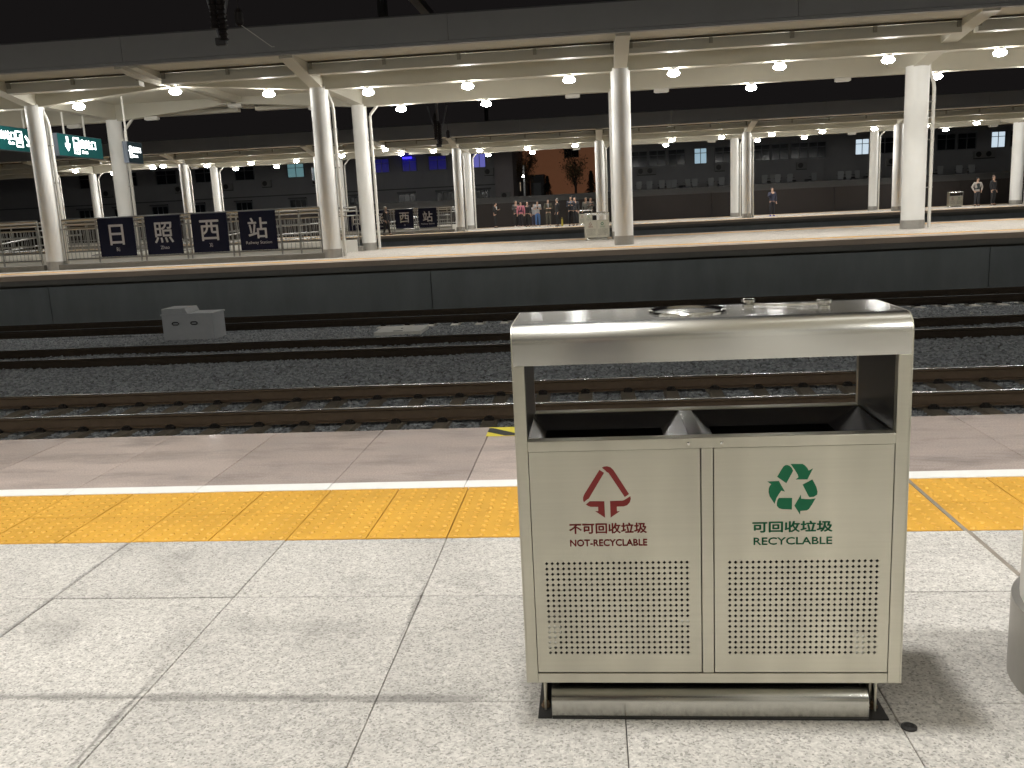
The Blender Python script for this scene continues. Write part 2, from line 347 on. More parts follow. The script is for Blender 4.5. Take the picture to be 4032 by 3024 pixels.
# grey expansion joint to the right of the bin
MB().box(1.2475, 1.2685, .75, EDGE1-.98, -.011, -.0006).build('expansion_joint', 'seal', pf)
def dome_tile():
    m = MB(); w = .3-.002
    m.add([(0, 0, -.012), (w, 0, -.012), (w, w, -.012), (0, w, -.012), (0, 0, 0), (w, 0, 0), (w, w, 0), (0, w, 0)],
          [(4, 5, 6, 7), (0, 1, 5, 4), (1, 2, 6, 5), (2, 3, 7, 6), (3, 0, 4, 7)])
    n = 8
    for a in range(6):
        for b in range(6):
            cx, cy = .025+a*.05-.001, .025+b*.05-.001
            vs = []
            for r, z in ((.0125, .0002), (.0095, .0036), (.005, .005)):
                vs += [(cx+r*math.cos(k*2*math.pi/n), cy+r*math.sin(k*2*math.pi/n), z) for k in range(n)]
            m.add(vs, [(i*n+k, i*n+(k+1) % n, (i+1)*n+(k+1) % n, (i+1)*n+k) for i in range(2) for k in range(n)]+[tuple(range(2*n, 3*n))])
    return m.mesh('tactile_tile', 'yellow', smooth=True)
tile = dome_tile()
for i in range(-14, 18):
    for y in (3.079, 3.379):
        x = -1.776+i*.3025
        link('tactile_tile', tile, pf, (x+(.014 if x > 1.2 else 0), y, random.uniform(-.0006, .0006)))
esl = slab_mesh(PITCH-.003, EDGE1-3.775-.002, 'edge', 0, .05, .002); wl = MB().box(0, PITCH-.004, 0, .092, -.012, .0015).mesh('white_line', 'white_line')
for i in range(-9, 9):
    x = GX0+i*PITCH-.02
    link('edge_slab', esl, pf, (x, 3.777, random.uniform(-.0008, .0008)))
    link('white_line', wl, pf, (x, 3.682, random.uniform(-.0004, .0004)))
MB().box(-60, -5.6, 3.08, EDGE1-.002, -.012, -.001).build('edge_strip', 'edge', pf)
MB().box(5.4, 60, 3.08, EDGE1-.002, -.012, -.001).build('edge_strip', 'edge', pf)

def far_platform(label, y0, y1, joints):
    p = link('platform', None, None, (0, y0, 0)); tag(p, label, kind='structure'); d = y1-y0
    MB().box(-90, 90, .32, d-.12, -1.7, -.14).build('body', 'coping', p)
    MB().box(-90, 90, 1.66, d-1.66, -.139, 0).build('paving', 'granite_far', p)
    for a, b, mat in ((0, .97, 'edge_far'), (1.06, 1.66, 'yellow')):
        MB().box(-90, 90, a, b-.004, -.139, .0).build('edge_strip' if mat == 'edge_far' else 'tactile_strip', mat, p)
        MB().box(-90, 90, d-b+.004, d-a, -.139, .0).build('edge_strip' if mat == 'edge_far' else 'tactile_strip', mat, p)
    MB().box(-90, 90, .971, 1.055, -.139, .001).build('white_line', 'white_line', p)
    MB().box(-90, 90, d-1.055, d-.971, -.139, .001).build('white_line', 'white_line', p)
    MB().box(-90, 90, -.012, .16, -.28, -.142).build('coping', 'coping', p)
    for a, b in zip(joints[:-1], joints[1:]): MB().box(a+.012, b-.012, .06, .118, -1.7, -.345).build('wall_panel', 'concrete', p)
    return p
far_platform('middle platform with dark panelled face across the tracks', EDGE2, BACK2, [-60, -45, -30, -15.16, -4.36, 9.94, 24, 40, 60])
far_platform('farthest platform with waiting people', EDGE3, BACK3, [-60, -45, -30, -16, -7, 12.2, 26, 42, 60])

# ------------------------------------------------------------------ ballast and tracks
def bed_z(y):
    pts = [(4.5, -1.5), (10.2, -1.475), (13.0, -1.482), (13.5, -1.40), (15.8, -1.385), (16.2, -1.41), (18, -1.40), (18.5, -1.385), (20.3, -1.40), (20.9, -1.47), (23.1, -1.49), (23.9, -1.45)]
    for (a, za), (b, zb) in zip(pts[:-1], pts[1:]):
        if a <= y <= b: return za+(zb-za)*(y-a)/(b-a)
    return pts[-1][1]
bed = MB(); ys = [4.76, 7, 9.9]+[10.2+.3*i for i in range(46)]+[23.76]
for ya, yb in zip(ys[:-1], ys[1:]): bed.quad((-80, ya, bed_z(ya)-.03), (80, ya, bed_z(ya)-.03), (80, yb, bed_z(yb)-.03), (-80, yb, bed_z(yb)-.03))
tag(bed.build('track_bed_ground', 'soil'), 'dark ballast bed below the rails', kind='structure')
tag(MB().quad((-80, BACK2, -1.45), (80, BACK2, -1.45), (80, EDGE3, -1.45), (-80, EDGE3, -1.45)).build('track_bed_ground', 'soil'), 'ballast bed between the two far platforms', kind='structure')
gm = MB(); ys = [9.9+.345*i for i in range(41)]
for ya, yb in zip(ys[:-1], ys[1:]):
    f = lambda y: (-.72*y-1.6, .50*y+1.6)
    (a0, a1), (b0, b1) = f(ya), f(yb); n = 12
    for i in range(n):
        p = lambda y, l, h, t: (l+(h-l)*t, min(y, 23.7), bed_z(y)-.022+.012*math.sin(9*t*n+y*3))
        gm.quad(p(ya, a0, a1, i/n), p(ya, a0, a1, (i+1)/n), p(yb, b0, b1, (i+1)/n), p(yb, b0, b1, i/n))
gravel = tag(gm.build('ballast_gravel', 'soil'), 'grey crushed stone ballast around the rails', kind='stuff')
ng = bpy.data.node_groups.new('scatter', 'GeometryNodeTree')
ng.interface.new_socket('Geometry', in_out='INPUT', socket_type='NodeSocketGeometry'); ng.interface.new_socket('Geometry', in_out='OUTPUT', socket_type='NodeSocketGeometry')
GN = ng.nodes; GL = ng.links
gi = GN.new('NodeGroupInput'); go = GN.new('NodeGroupOutput')
ds = GN.new('GeometryNodeDistributePointsOnFaces'); ds.inputs['Density'].default_value = 560
GL.new(gi.outputs[0], ds.inputs['Mesh'])
jn = GN.new('GeometryNodeJoinGeometry')
for k in range(6):
    ico = GN.new('GeometryNodeMeshIcoSphere'); ico.inputs['Radius'].default_value = .030; ico.inputs['Subdivisions'].default_value = 2
    nz = GN.new('ShaderNodeTexNoise'); nz.noise_dimensions = '4D'; nz.inputs['W'].default_value = k*7.3; nz.inputs['Scale'].default_value = 26; nz.inputs['Detail'].default_value = 1
    vs_ = GN.new('ShaderNodeVectorMath'); vs_.operation = 'SUBTRACT'; vs_.inputs[1].default_value = (.5, .5, .5); GL.new(nz.outputs['Color'], vs_.inputs[0])
    vk = GN.new('ShaderNodeVectorMath'); vk.operation = 'SCALE'; vk.inputs['Scale'].default_value = .055; GL.new(vs_.outputs[0], vk.inputs[0])
    sp_ = GN.new('GeometryNodeSetPosition'); GL.new(ico.outputs['Mesh'], sp_.inputs['Geometry']); GL.new(vk.outputs[0], sp_.inputs['Offset'])
    tr = GN.new('GeometryNodeTransform'); tr.inputs['Scale'].default_value = (1.0, .72+.05*k, .62); GL.new(sp_.outputs[0], tr.inputs['Geometry'])
    sm = GN.new('GeometryNodeSetMaterial'); sm.inputs['Material'].default_value = MT['stone']; GL.new(tr.outputs[0], sm.inputs['Geometry'])
    ss = GN.new('GeometryNodeSetShadeSmooth'); ss.inputs['Shade Smooth'].default_value = False; GL.new(sm.outputs[0], ss.inputs['Geometry'])
    gt = GN.new('GeometryNodeGeometryToInstance'); GL.new(ss.outputs[0], gt.inputs[0]); GL.new(gt.outputs[0], jn.inputs[0])
rr = GN.new('FunctionNodeRandomValue'); rr.data_type = 'FLOAT_VECTOR'; rr.inputs[0].default_value = (-.6, -.6, 0); rr.inputs[1].default_value = (.6, .6, 6.28)
rs = GN.new('FunctionNodeRandomValue'); rs.data_type = 'FLOAT'; rs.inputs[2].default_value = .55; rs.inputs[3].default_value = 1.35
ip = GN.new('GeometryNodeInstanceOnPoints'); ip.inputs['Pick Instance'].default_value = True
GL.new(ds.outputs['Points'], ip.inputs['Points']); GL.new(jn.outputs[0], ip.inputs['Instance']); GL.new(rr.outputs[0], ip.inputs['Rotation'])
for o_ in rs.outputs:
    if o_.enabled and o_.type == 'VALUE': GL.new(o_, ip.inputs['Scale']); break
jo = GN.new('GeometryNodeJoinGeometry'); GL.new(gi.outputs[0], jo.inputs[0]); GL.new(ip.outputs[0], jo.inputs[0]); GL.new(jo.outputs[0], go.inputs[0])
md = gravel.modifiers.new('scatter', 'NODES'); md.node_group = ng

def rail_mesh(x0, x1):
    h = [(-.075, -.176), (.075, -.176), (.075, -.162), (.012, -.148), (.010, -.045), (.036, -.034), (.0365, -.008), (.030, 0), (-.030, 0), (-.0365, -.008), (-.036, -.034), (-.010, -.045), (-.012, -.148), (-.075, -.162)]
    m = MB(); n = len(h); m.add([(x0, *p) for p in h]+[(x1, *p) for p in h], [(i, (i+1) % n, n+(i+1) % n, n+i) for i in range(n)])
    m.m = [1 if i in (6, 7, 8) else 0 for i in range(n)]
    return m
slp = MB()
prof = [(-1.3, .0), (-.5, .0), (0, -.028), (.5, .0), (1.3, .0)]
for (ya, za), (yb, zb) in zip(prof[:-1], prof[1:]):
    slp.add([(-.085, ya, za), (.085, ya, za), (.085, yb, zb), (-.085, yb, zb), (-.145, ya, -.2), (.145, ya, -.2), (.145, yb, -.2), (-.145, yb, -.2)], [(0, 1, 2, 3), (1, 5, 6, 2), (0, 3, 7, 4)]+([(0, 4, 5, 1)] if ya == -1.3 else [])+([(3, 2, 6, 7)] if yb == 1.3 else []))
slp_me = slp.mesh('sleeper', 'sleeper'); slp_pale = slp.mesh('sleeper', 'sleeper_pale')
clip = MB().box(-.06, .06, -.035, .02, -.02, .02).box(-.016, .016, -.03, .0, .02, .055).tube([(-.06, -.02, .02), (-.03, .0, .042), (.0, -.02, .03), (.03, .0, .042), (.06, -.02, .02)], .011, 5)
clip_me = clip.mesh('rail_clip', 'clip')
def track(y, label, xs, me, clips):
    t = thing('railway_track', label, 'railway track', (0, y, RAILZ), group='tracks between the platforms')
    for s in (-1, 1): rail_mesh(-60, 60).build('rail', ('railweb' if y < 13 else 'railweb_shaded', 'railhead'), t, (0, s*.7545, 0))  # webs of the farther tracks have their shade put into the colour
    for x in xs:
        sl = link('sleeper', me, t, (x, 0, -.186+random.uniform(-.004, .004)))
        if clips:
            for yy, rz in ((-.7545-.105, 0), (-.7545+.105, math.pi), (.7545-.105, 0), (.7545+.105, math.pi)): link('rail_clip', clip_me, sl, (0, yy, .01), rz)
track(11.825, 'nearest visible track with brown rails on concrete sleepers', [-.18+.6*i for i in range(-14, 13)], slp_me, True)
track(16.975, 'middle track whose rails sink into high grey ballast', [.1+.6*i for i in range(-16, 15)], slp_me, False)
track(21.975, 'far track along the foot of the dark platform wall', [-5.1+.59*i for i in range(0, 28)], slp_pale, True)

# ------------------------------------------------------------------ trackside cabinet and cover
t = thing('equipment_cabinet', 'grey trackside equipment cabinet with stepped top and two handles', 'cabinet', (-9.15, 19.9, -1.42))
MB().box(-.7, .5, -.33, .33, 0, .62).build('body', 'cabinet', t, bevel=.008)
MB().prism([(-.69, .62), (-.08, .62), (-.14, .74), (-.69, .74)], 'y', -.33, .33).build('raised_top', 'cabinet', t, bevel=.006)
MB().box(-.72, .52, -.35, .35, .585, .618).build('lid_rim', 'cabinet', t)
for x in (-.38, .06): MB().tube([(x-.08, -.335, .40), (x-.08, -.35, .40), (x-.05, -.355, .43), (x+.05, -.355, .43), (x+.08, -.35, .40), (x+.05, -.355, .37), (x-.05, -.355, .37), (x-.08, -.35, .40)], .012, 6).build('handle', 'dark', t)
t = thing('cable_cover', 'pale flat concrete cable cover lying on the ballast', 'cover', (-4.3, 19.5, -1.40))
MB().box(-.52, .52, -.5, .5, 0, .085).build('slab', 'slab', t, bevel=.01)
MB().box(-.10, .10, -.42, -.36, .085, .093).build('lifting_slot', 'coping', t)
MB().box(-.02, .02, .0, .1, .085, .09).build('lifting_eye', 'coping', t)

# ------------------------------------------------------------------ canopies
FASC0, FASC1, SOFF = 5.35, 6.06, 5.38
JOINTX = -12.12
def canopy(label, edge, s, x0, x1, colx, single, joints, tray=True):
    """edge: y of the platform edge, s: +1 when the platform lies beyond the edge; colx: two-legged frames; single: one-legged frames"""
    c = thing('platform_canopy', label, 'canopy', (0, edge, 0), group='station canopies')
    Y = lambda v: s*v
    def bx(m, xa, xb, va, vb, za, zb): return m.box(xa, xb, min(Y(va), Y(vb)), max(Y(va), Y(vb)), za, zb)
    bx(MB(), x0, x1, .10, 9.97, SOFF, 6.0).build('roof_slab', 'soffit', c)
    bx(MB(), x0-.05, x1+.05, -.02, 10.09, 6.061, 6.10).build('roof_cover', 'roof', c)
    seams = sorted([x0]+list(joints)+[x1]); sp = []
    for a, b in zip(seams[:-1], seams[1:]):
        n = max(1, round((b-a)/8.7)); sp += [a+(b-a)*i/n for i in range(n)]
    sp.append(x1)
    for a, b in zip(sp[:-1], sp[1:]):
        for va, vb in ((-.05, .098), (9.972, 10.12)):
            p = bx(MB(), a+.006, b-.006, va, vb, FASC0+.085, FASC1).build('fascia_panel', 'fascia', c)
            bx(MB(), a+.004, b-.004, va-.006, vb+.006, FASC0, FASC0+.075).build('drip_trim', 'fascia', p)
    # longitudinal beams: shallow towards an expansion joint
    allx = sorted(list(colx)+list(single))
    def zb(x):
        z = 4.82
        for j in joints:
            d = abs(x-j)
            if d < 4.4: z = max(z, 4.82+.36*(1-d/4.4)**1.0)
        return z
    pts = sorted(set([x0, x1]+[j+d for j in joints for d in (-4.4, -3.3, -2.2, -1.1, -.1, .1, 1.1, 2.2, 3.3, 4.4)]+list(allx)))
    pts = [p for p in pts if x0 <= p <= x1]
    for v in (2.72, 7.28):
        m = MB()
        for a, b in zip(pts[:-1], pts[1:]):
            if any(abs((a+b)/2-j) < .05 for j in joints): continue
            ya, yb = sorted((Y(v), Y(v+.30)))
            m.add([(a, ya, zb(a)), (b, ya, zb(b)), (b, yb, zb(b)), (a, yb, zb(a)), (a, ya, 5.4), (b, ya, 5.4), (b, yb, 5.4), (a, yb, 5.4)], [(0, 1, 2, 3), (0, 1, 5, 4), (3, 2, 6, 7), (0, 3, 7, 4), (1, 2, 6, 5)])
        m.build('long_beam', 'cream', c)
    # frames
    for x in colx:
        pr = [(.11, 5.41), (.11, 5.29), (2.5, 4.875), (7.7, 4.875), (9.96, 5.29), (9.96, 5.41)]
        MB().prism([(Y(v), z) for v, z in pr], 'x', x-.18, x+.18).build('cross_beam', 'cream', c)
    for x in single:
        pr = [(.11, 5.41), (.11, 5.30)]+[(.11+(4.8-.11)*k, 5.30-.60*(k**1.25)) for k in (.2, .4, .6, .8, 1)]+[(9.96-(4.8-.11)*k, 5.30-.60*(k**1.25)) for k in (1, .8, .6, .4, .2)]+[(9.96, 5.30), (9.96, 5.41)]
        MB().prism([(Y(v), z) for v, z in pr], 'x', x-.21, x+.21).build('cross_beam', 'cream', c)
    for j in joints:
        for a, b in ((j-.36, j-.13), (j+.06, j+.29)):
            pr = [(.11, 5.41), (.11, 5.30), (1.3, 5.20), (9.0, 5.20), (9.96, 5.30), (9.96, 5.41)]
            MB().prism([(Y(v), z) for v, z in pr], 'x', a, b).build('joint_beam', 'cream', c)
    if tray:
        ends = sorted(list(colx)+list(single)+[j for j in joints]); ends = [x0]+[e for e in ends if x0 < e < x1]+[x1]
        for a, b in zip(ends[:-1], ends[1:]):
            ga = .2 if a in allx else .32; gb = .2 if b in allx else .32
            a2, b2 = a+ga, b-gb
            for v in (1.34, 8.42):
                tr_ = bx(MB(), a2, b2, v, v+.30, 5.045, 5.17).build('cable_tray', 'cream', c)
                n = max(2, round((b2-a2)/1.95)); hg = MB()
                for i in range(n+1):
                    x = a2+.05+(b2-a2-.1)*i/n; bx(hg, x-.045, x+.045, v+.02, v+.09, 5.171, SOFF+.02)
                hg.build('tray_hangers', 'hanger', tr_)
                bx(MB(), a2, b2, v+.085, v+.095, 5.171, 5.33).build('back_plate', 'cream', tr_)
                bx(MB(), a2, b2, v-.01, v+.05, 5.335, SOFF+.01).build('shade_strip', 'gap_shade', tr_)  # dark bar added to paint the shadow gap above the tray
    return c
COL2 = [-42.6, -33.95, -25.25, -16.55, -7.80, .887]; SGL2 = [9.70, 18.4, 27.1]
COL3 = [-42, -33.5, -25.0, -16.5, -8.0, .5, 9.02, 17.55]; SGL3 = [25.1, 33.6]
COL1 = [-51, -42.3, -33.6, -24.9, -16.16, -7.46, 1.25, 9.96, 18.7, 27.4, 36.1]
canopy('cream butterfly canopy with grey fascia over the middle platform', EDGE2, 1, -46, 31, COL2, SGL2, [JOINTX, -38.3])
canopy('distant cream canopy over the farthest platform', EDGE3, 1, -46, 38, COL3, SGL3, [-12.3, -29.2])
canopy('canopy over the near platform with the waste bin', EDGE1+.14, -1, -55, 40, COL1, [], [-11.8])

# columns: one prototype of each sort, then copies
def column_proto(r, top, pipe, name_label, loc, elbow=False):
    t = thing('canopy_column', name_label, 'column', loc)
    MB().lathe([(r, .26), (r, top)], 40).build('shaft', 'column', t, smooth=True)
    MB().lathe([(r+.012, 0), (r+.012, .26), (r, .262)], 40).build('base_band', 'band', t, smooth=True)
    if pipe:
        x = r+.10
        pts = [(x, 0.02, .02), (x, .02, top-.75)]+[(x-.01*i*i*.25, .02, top-.75+.09*i) for i in range(1, 4)]+[(x-.16, .02, top-.08), (x-.16, .02, top+.2)]
        if elbow: pts = [(x, 0.02, .02), (x, .02, top-.42), (x+.02, .02, top-.34), (x+.42, .02, top+.1), (x+.42, .02, top+.3)]
        pp = MB().tube(pts, .05, 12).build('drain_pipe', 'pipe', t, smooth=True)
        br = MB()
        for z in (1.2, 2.6, 3.7): br.box(r-.02, x+.06, -.015, .055, z, z+.03)
        br.build('pipe_bracket', 'band', pp)
    return t
V1, V2 = 2.87, 7.43
c_front = None
gF, gR = 'double row columns of the middle platform', 'columns of the farthest platform'
names2 = {-16.55: 'left of the navy name panels, with bent drain pipe', -7.80: 'right of the fourth navy name panel', .887: 'beside the far waste bin'}
for x in COL2:
    lf = 'white front row column ' + names2[x] if x in names2 else 'white front row column beyond the left edge of the view'
    lb = {-16.55: 'white rear row column behind the first navy name panel', -7.80: 'white rear row column with slanted pipe right of the railing end', .887: 'white rear row column half hidden by the front one at the far bin'}.get(x, 'white rear row column beyond the left edge of the view')
    if c_front is None:
        c_front = column_proto(.27, 4.90, True, lf, (x, EDGE2+V1, 0)); c_front['group'] = gF
        c_back = column_proto(.255, 4.90, True, lb, (x, EDGE2+V2, 0), True); c_back['group'] = gF
    else:
        nf = dup(c_front, (x, EDGE2+V1, 0), label=lf); nb = dup(c_back, (x, EDGE2+V2, 0), label=lb)
        if x == .887:
            for q in (nf, nb):
                for k in list(q.children):
                    if k.name.startswith('drain_pipe'):
                        for kk in list(k.children): bpy.data.objects.remove(kk)
                        bpy.data.objects.remove(k)
c_big = column_proto(.335, 4.74, True, 'thick white single column on the middle platform with pipe on its right', (SGL2[0], EDGE2+5.05, 0)); c_big['group'] = 'single columns'
for k in c_big.children:
    if k.name.startswith('drain_pipe'): k.location.x = .06
for x in SGL2[1:]: dup(c_big, (x, EDGE2+5.05, 0), label='thick white single column beyond the right edge of the view')
desc3 = {-33.5: 'far left behind the stair railing', -25.0: 'left of the thick column behind the railing', -16.5: 'behind the middle platform column at the fourth name panel', -8.0: 'at the end of the far name panel railing', .5: 'behind the waiting group in grey coats', 9.02: 'left of the boy in blue shoes', 17.55: 'just left of the thick near column'}
for x in COL3:
    for v, w, pr in ((V1, 'near', c_front), (V2, 'back', c_back)):
        d = desc3.get(x)
        dup(pr, (x, EDGE3+v, 0), label=(f'white {w} row column on the farthest platform {d}' if d else 'white farthest platform column beyond the left edge of the view'), group=gR)
dup(c_big, (25.1, EDGE3+5.05, 0), label='white single column at the right end of the farthest platform', group=gR)
dup(c_big, (33.6, EDGE3+5.05, 0), label='white single column of the farthest platform beyond the right edge', group=gR)
for x in COL1:
    for y in (EDGE1-2.72, EDGE1-7.43):
        near = abs(x-1.25) < .1 and y > 0
        q = dup(c_front, (x, y, 0), label='smooth white column with grey base band, cut by the right edge beside the bin' if near else 'white column of the near platform outside the view', group='columns of the near platform')
        for k in list(q.children):
            if k.name.startswith('base_band'): k.scale = (1.02, 1.02, .76)
            if k.name.startswith('shaft'): k.location.z = -.06
            if k.name.startswith('drain_pipe') :
                for kk in list(k.children): bpy.data.objects.remove(kk)
                bpy.data.objects.remove(k)

# lamps
globe = [(.004, .085)]+[(.17*math.cos(a), .085*math.sin(a)) for a in [R(90-180*i/12) for i in range(1, 12)]]+[(.004, -.085)]
def lamp_proto(lit):
    t = thing('canopy_lamp', 'lamp', 'lamp')
    MB().lathe([(.10, .0), (.10, -.03), (.13, -.035), (.13, -.06), (.05, -.065)], 20).build('housing', 'housing', t, smooth=True)
    dm = MB().lathe([(r, z-.145) for r, z in globe], 16)
    dm.m = [1 if i < 96 else 0 for i in range(len(dm.f))]     # the upper half of the glass glows less than the lower one
    dm.build('lens', ('lens', 'lens_rim'), t, smooth=True)
    sd = bpy.data.lights.new('reflector', 'SPOT'); sd.energy = SPOT; sd.color = LAMP_COL; sd.spot_size = R(120); sd.spot_blend = 1.0; sd.shadow_soft_size = .15
    link('reflector', sd, t, (0, 0, -.25))
    return t
lampP = lamp_proto(True)
def unlit_proto():
    t = thing('junction_box', 'box', 'junction box')
    MB().box(-.24, .24, -.09, .09, -.11, 0).build('cover', 'unlit', t, bevel=.01)
    MB().box(-.2, .2, -.07, .07, -.125, -.111).build('lid', 'housing', t)
    return t
offP = unlit_proto()
usedL = usedO = False
def beamz(x, joints):
    z = 4.82
    for j in joints:
        d = abs(x-j)
        if d < 4.4: z = max(z, 4.82+.36*(1-d/4.4))
    return z
def lamps(lst, where, row, group, z0=None, joints=(), off=()):
    global usedL, usedO
    vis = [p for p in lst if seen(p[0], p[1], 4.7) and p[0] not in off]; vo = [p for p in lst if seen(p[0], p[1], 4.7) and p[0] in off]
    for p in lst:
        x, y = p; z = (z0 or beamz(x, joints))-.002
        if x in off:
            lab = f'unlit white box under the {where}, {row} row, {ORD[vo.index(p)]} from the left' if p in vo else f'unlit white box under the {where}, outside the view'
            if not usedO: o = offP; usedO = True; o.location = (x, y, z); o['label'] = lab
            else: o = dup(offP, (x, y, z), label=lab)
            o['group'] = 'unlit boxes under the canopies'
        else:
            lab = f'bright round lamp under the {where}, {row} row, {ORD[vis.index(p)]} from the left' if p in vis else f'bright round lamp under the {where}, {row} row, outside the view'
            if not usedL: o = lampP; usedL = True; o.location = (x, y, z); o['label'] = lab
            else: o = dup(lampP, (x, y, z), label=lab)
            o['group'] = group
xs2 = [-26.7, -23.8, -18.0, -15.15, -12.12, -9.3, -6.35, -3.45, -.55, 2.37, 5.27, 8.17, 11.1, 14.0, 17.0, 20.0]
Y2a, Y2b = EDGE2+V1, EDGE2+V2
lamps([(x, Y2a) for x in xs2], 'middle canopy', 'front', 'lamps under the middle canopy', joints=[JOINTX])
lamps([(x, Y2b) for x in xs2], 'middle canopy', 'rear', 'lamps under the middle canopy', joints=[JOINTX], off=(-18.0, -15.15, -12.12, -9.3, -.55, 2.37, 8.17))
xs3 = [-32.0, -29.2, -26.3, -23.5, -20.7, -17.85, -15.0, -12.3, -9.4, -6.6, -3.75, -.9, 1.95, 4.75, 7.6, 10.45, 13.3, 16.2, 19.0, 21.8, 24.6]
lamps([(x, EDGE3+V1) for x in xs3], 'farthest canopy', 'front', 'lamps under the farthest canopy', joints=[-12.3, -29.2])
lamps([(x, EDGE3+V2) for x in xs3], 'farthest canopy', 'rear', 'lamps under the farthest canopy', joints=[-12.3, -29.2], off=(-26.3, -17.85, -15.0, -9.4, -.9, 1.95, 7.6, 16.2, 24.6))
xs1 = [-.10+2.9*i for i in range(-16, 14)]
lamps([(x, EDGE1-2.66) for x in xs1], 'near canopy', 'front', 'lamps under the near canopy')
lamps([(x, EDGE1-7.43) for x in xs1], 'near canopy', 'rear', 'lamps under the near canopy', off=tuple(x for x in xs1 if any(abs(x-q) < .1 for q in (-.1, 8.6, -11.7))))

# ------------------------------------------------------------------ the waste bin
RED = [[(-0.23083, 0.60241), (-0.22632, 0.60496), (-0.21935, 0.60546), (-0.21245, 0.60333), (-0.20628, 0.59724), (-0.17323, 0.54103), (-0.18277, 0.53426), (-0.2166, 0.59019), (-0.22096, 0.59293), (-0.22526, 0.59766)], [(-0.23642, 0.59764), (-0.22647, 0.5908), (-0.2616, 0.53241), (-0.26617, 0.52981), (-0.27277, 0.52388), (-0.27451, 0.5293), (-0.27403, 0.536), (-0.27085, 0.54332)], [(-0.2687, 0.51869), (-0.25988, 0.52606), (-0.22769, 0.52546), (-0.2271, 0.48733), (-0.24843, 0.50296), (-0.24177, 0.50284), (-0.24173, 0.51281), (-0.25836, 0.51325), (-0.26469, 0.51592)], [(-0.21518, 0.52577), (-0.1878, 0.52606), (-0.18266, 0.52824), (-0.17042, 0.53643), (-0.16955, 0.53), (-0.17201, 0.52202), (-0.17788, 0.51542), (-0.18558, 0.51288), (-0.20061, 0.51274), (-0.20051, 0.50171), (-0.19412, 0.502), (-0.21494, 0.48739)]]
GREEN = [[(0.1652, 0.59993), (0.17071, 0.59786), (0.17503, 0.59322), (0.17815, 0.58666), (0.16415, 0.55893), (0.14466, 0.57371), (0.15309, 0.58916), (0.15791, 0.59685), (0.16154, 0.59936)], [(0.17249, 0.60197), (0.19806, 0.60139), (0.20297, 0.59779), (0.20792, 0.59185), (0.21067, 0.58621), (0.21983, 0.59119), (0.20828, 0.5665), (0.18363, 0.56701), (0.18931, 0.57146), (0.18802, 0.57734), (0.18117, 0.58919)], [(0.21864, 0.56628), (0.22302, 0.55837), (0.22744, 0.54915), (0.23005, 0.53864), (0.2293, 0.5321), (0.2223, 0.52726), (0.21314, 0.52651), (0.21064, 0.52984), (0.19831, 0.55522)], [(0.22602, 0.52364), (0.2189, 0.50997), (0.21231, 0.49954), (0.20806, 0.49671), (0.19457, 0.49563), (0.19381, 0.48731), (0.18164, 0.50775), (0.19507, 0.53277), (0.19568, 0.52356), (0.20525, 0.52233), (0.21627, 0.52186)], [(0.14874, 0.52603), (0.17677, 0.5255), (0.17645, 0.49925), (0.15636, 0.50027), (0.14894, 0.50266), (0.14458, 0.50802), (0.14428, 0.51398), (0.1457, 0.52121)], [(0.12386, 0.56356), (0.14841, 0.56435), (0.1534, 0.55457), (0.16152, 0.53998), (0.15351, 0.5425), (0.14866, 0.53498), (0.14381, 0.52652), (0.1396, 0.51274), (0.129, 0.53009), (0.12672, 0.53935), (0.12704, 0.54723), (0.12885, 0.5531), (0.13226, 0.55736)]]
def door_mesh(x0, x1, z0, z1, hx0, hx1, hz0, hz1, nx=26, nz=18, r=.0042):
    m = MB(); px = (hx1-hx0)/(nx-1); pz = (hz1-hz0)/(nz-1)
    gx = [hx0-px/2+i*px for i in range(nx+1)]; gz = [hz0-pz/2+i*pz for i in range(nz+1)]
    m.quad((x0, 0, z0), (x1, 0, z0), (x1, 0, gz[0]), (x0, 0, gz[0])); m.quad((x0, 0, gz[-1]), (x1, 0, gz[-1]), (x1, 0, z1), (x0, 0, z1))
    m.quad((x0, 0, gz[0]), (gx[0], 0, gz[0]), (gx[0], 0, gz[-1]), (x0, 0, gz[-1])); m.quad((gx[-1], 0, gz[0]), (x1, 0, gz[0]), (x1, 0, gz[-1]), (gx[-1], 0, gz[-1]))
    for i in range(nx):
        for j in range(nz):
            a, b, c, d = gx[i], gx[i+1], gz[j], gz[j+1]; cx, cz = (a+b)/2, (c+d)/2
            m.add([(a, 0, c), (b, 0, c), (b, 0, d), (a, 0, d), (cx, 0, cz-r), (cx+r, 0, cz), (cx, 0, cz+r), (cx-r, 0, cz), (cx, .0016, cz-r), (cx+r, .0016, cz), (cx, .0016, cz+r), (cx-r, .0016, cz)],
                  [(0, 1, 4), (1, 5, 4), (1, 2, 5), (2, 6, 5), (2, 3, 6), (3, 7, 6), (3, 0, 7), (0, 4, 7), (4, 5, 9, 8), (5, 6, 10, 9), (6, 7, 11, 10), (7, 4, 8, 11)])
    for a, b in (((x0, z0), (x1, z0)), ((x1, z0), (x1, z1)), ((x1, z1), (x0, z1)), ((x0, z1), (x0, z0))):
        m.quad((a[0], 0, a[1]), (b[0], 0, b[1]), (b[0], .012, b[1]), (a[0], .012, a[1]))
    return m
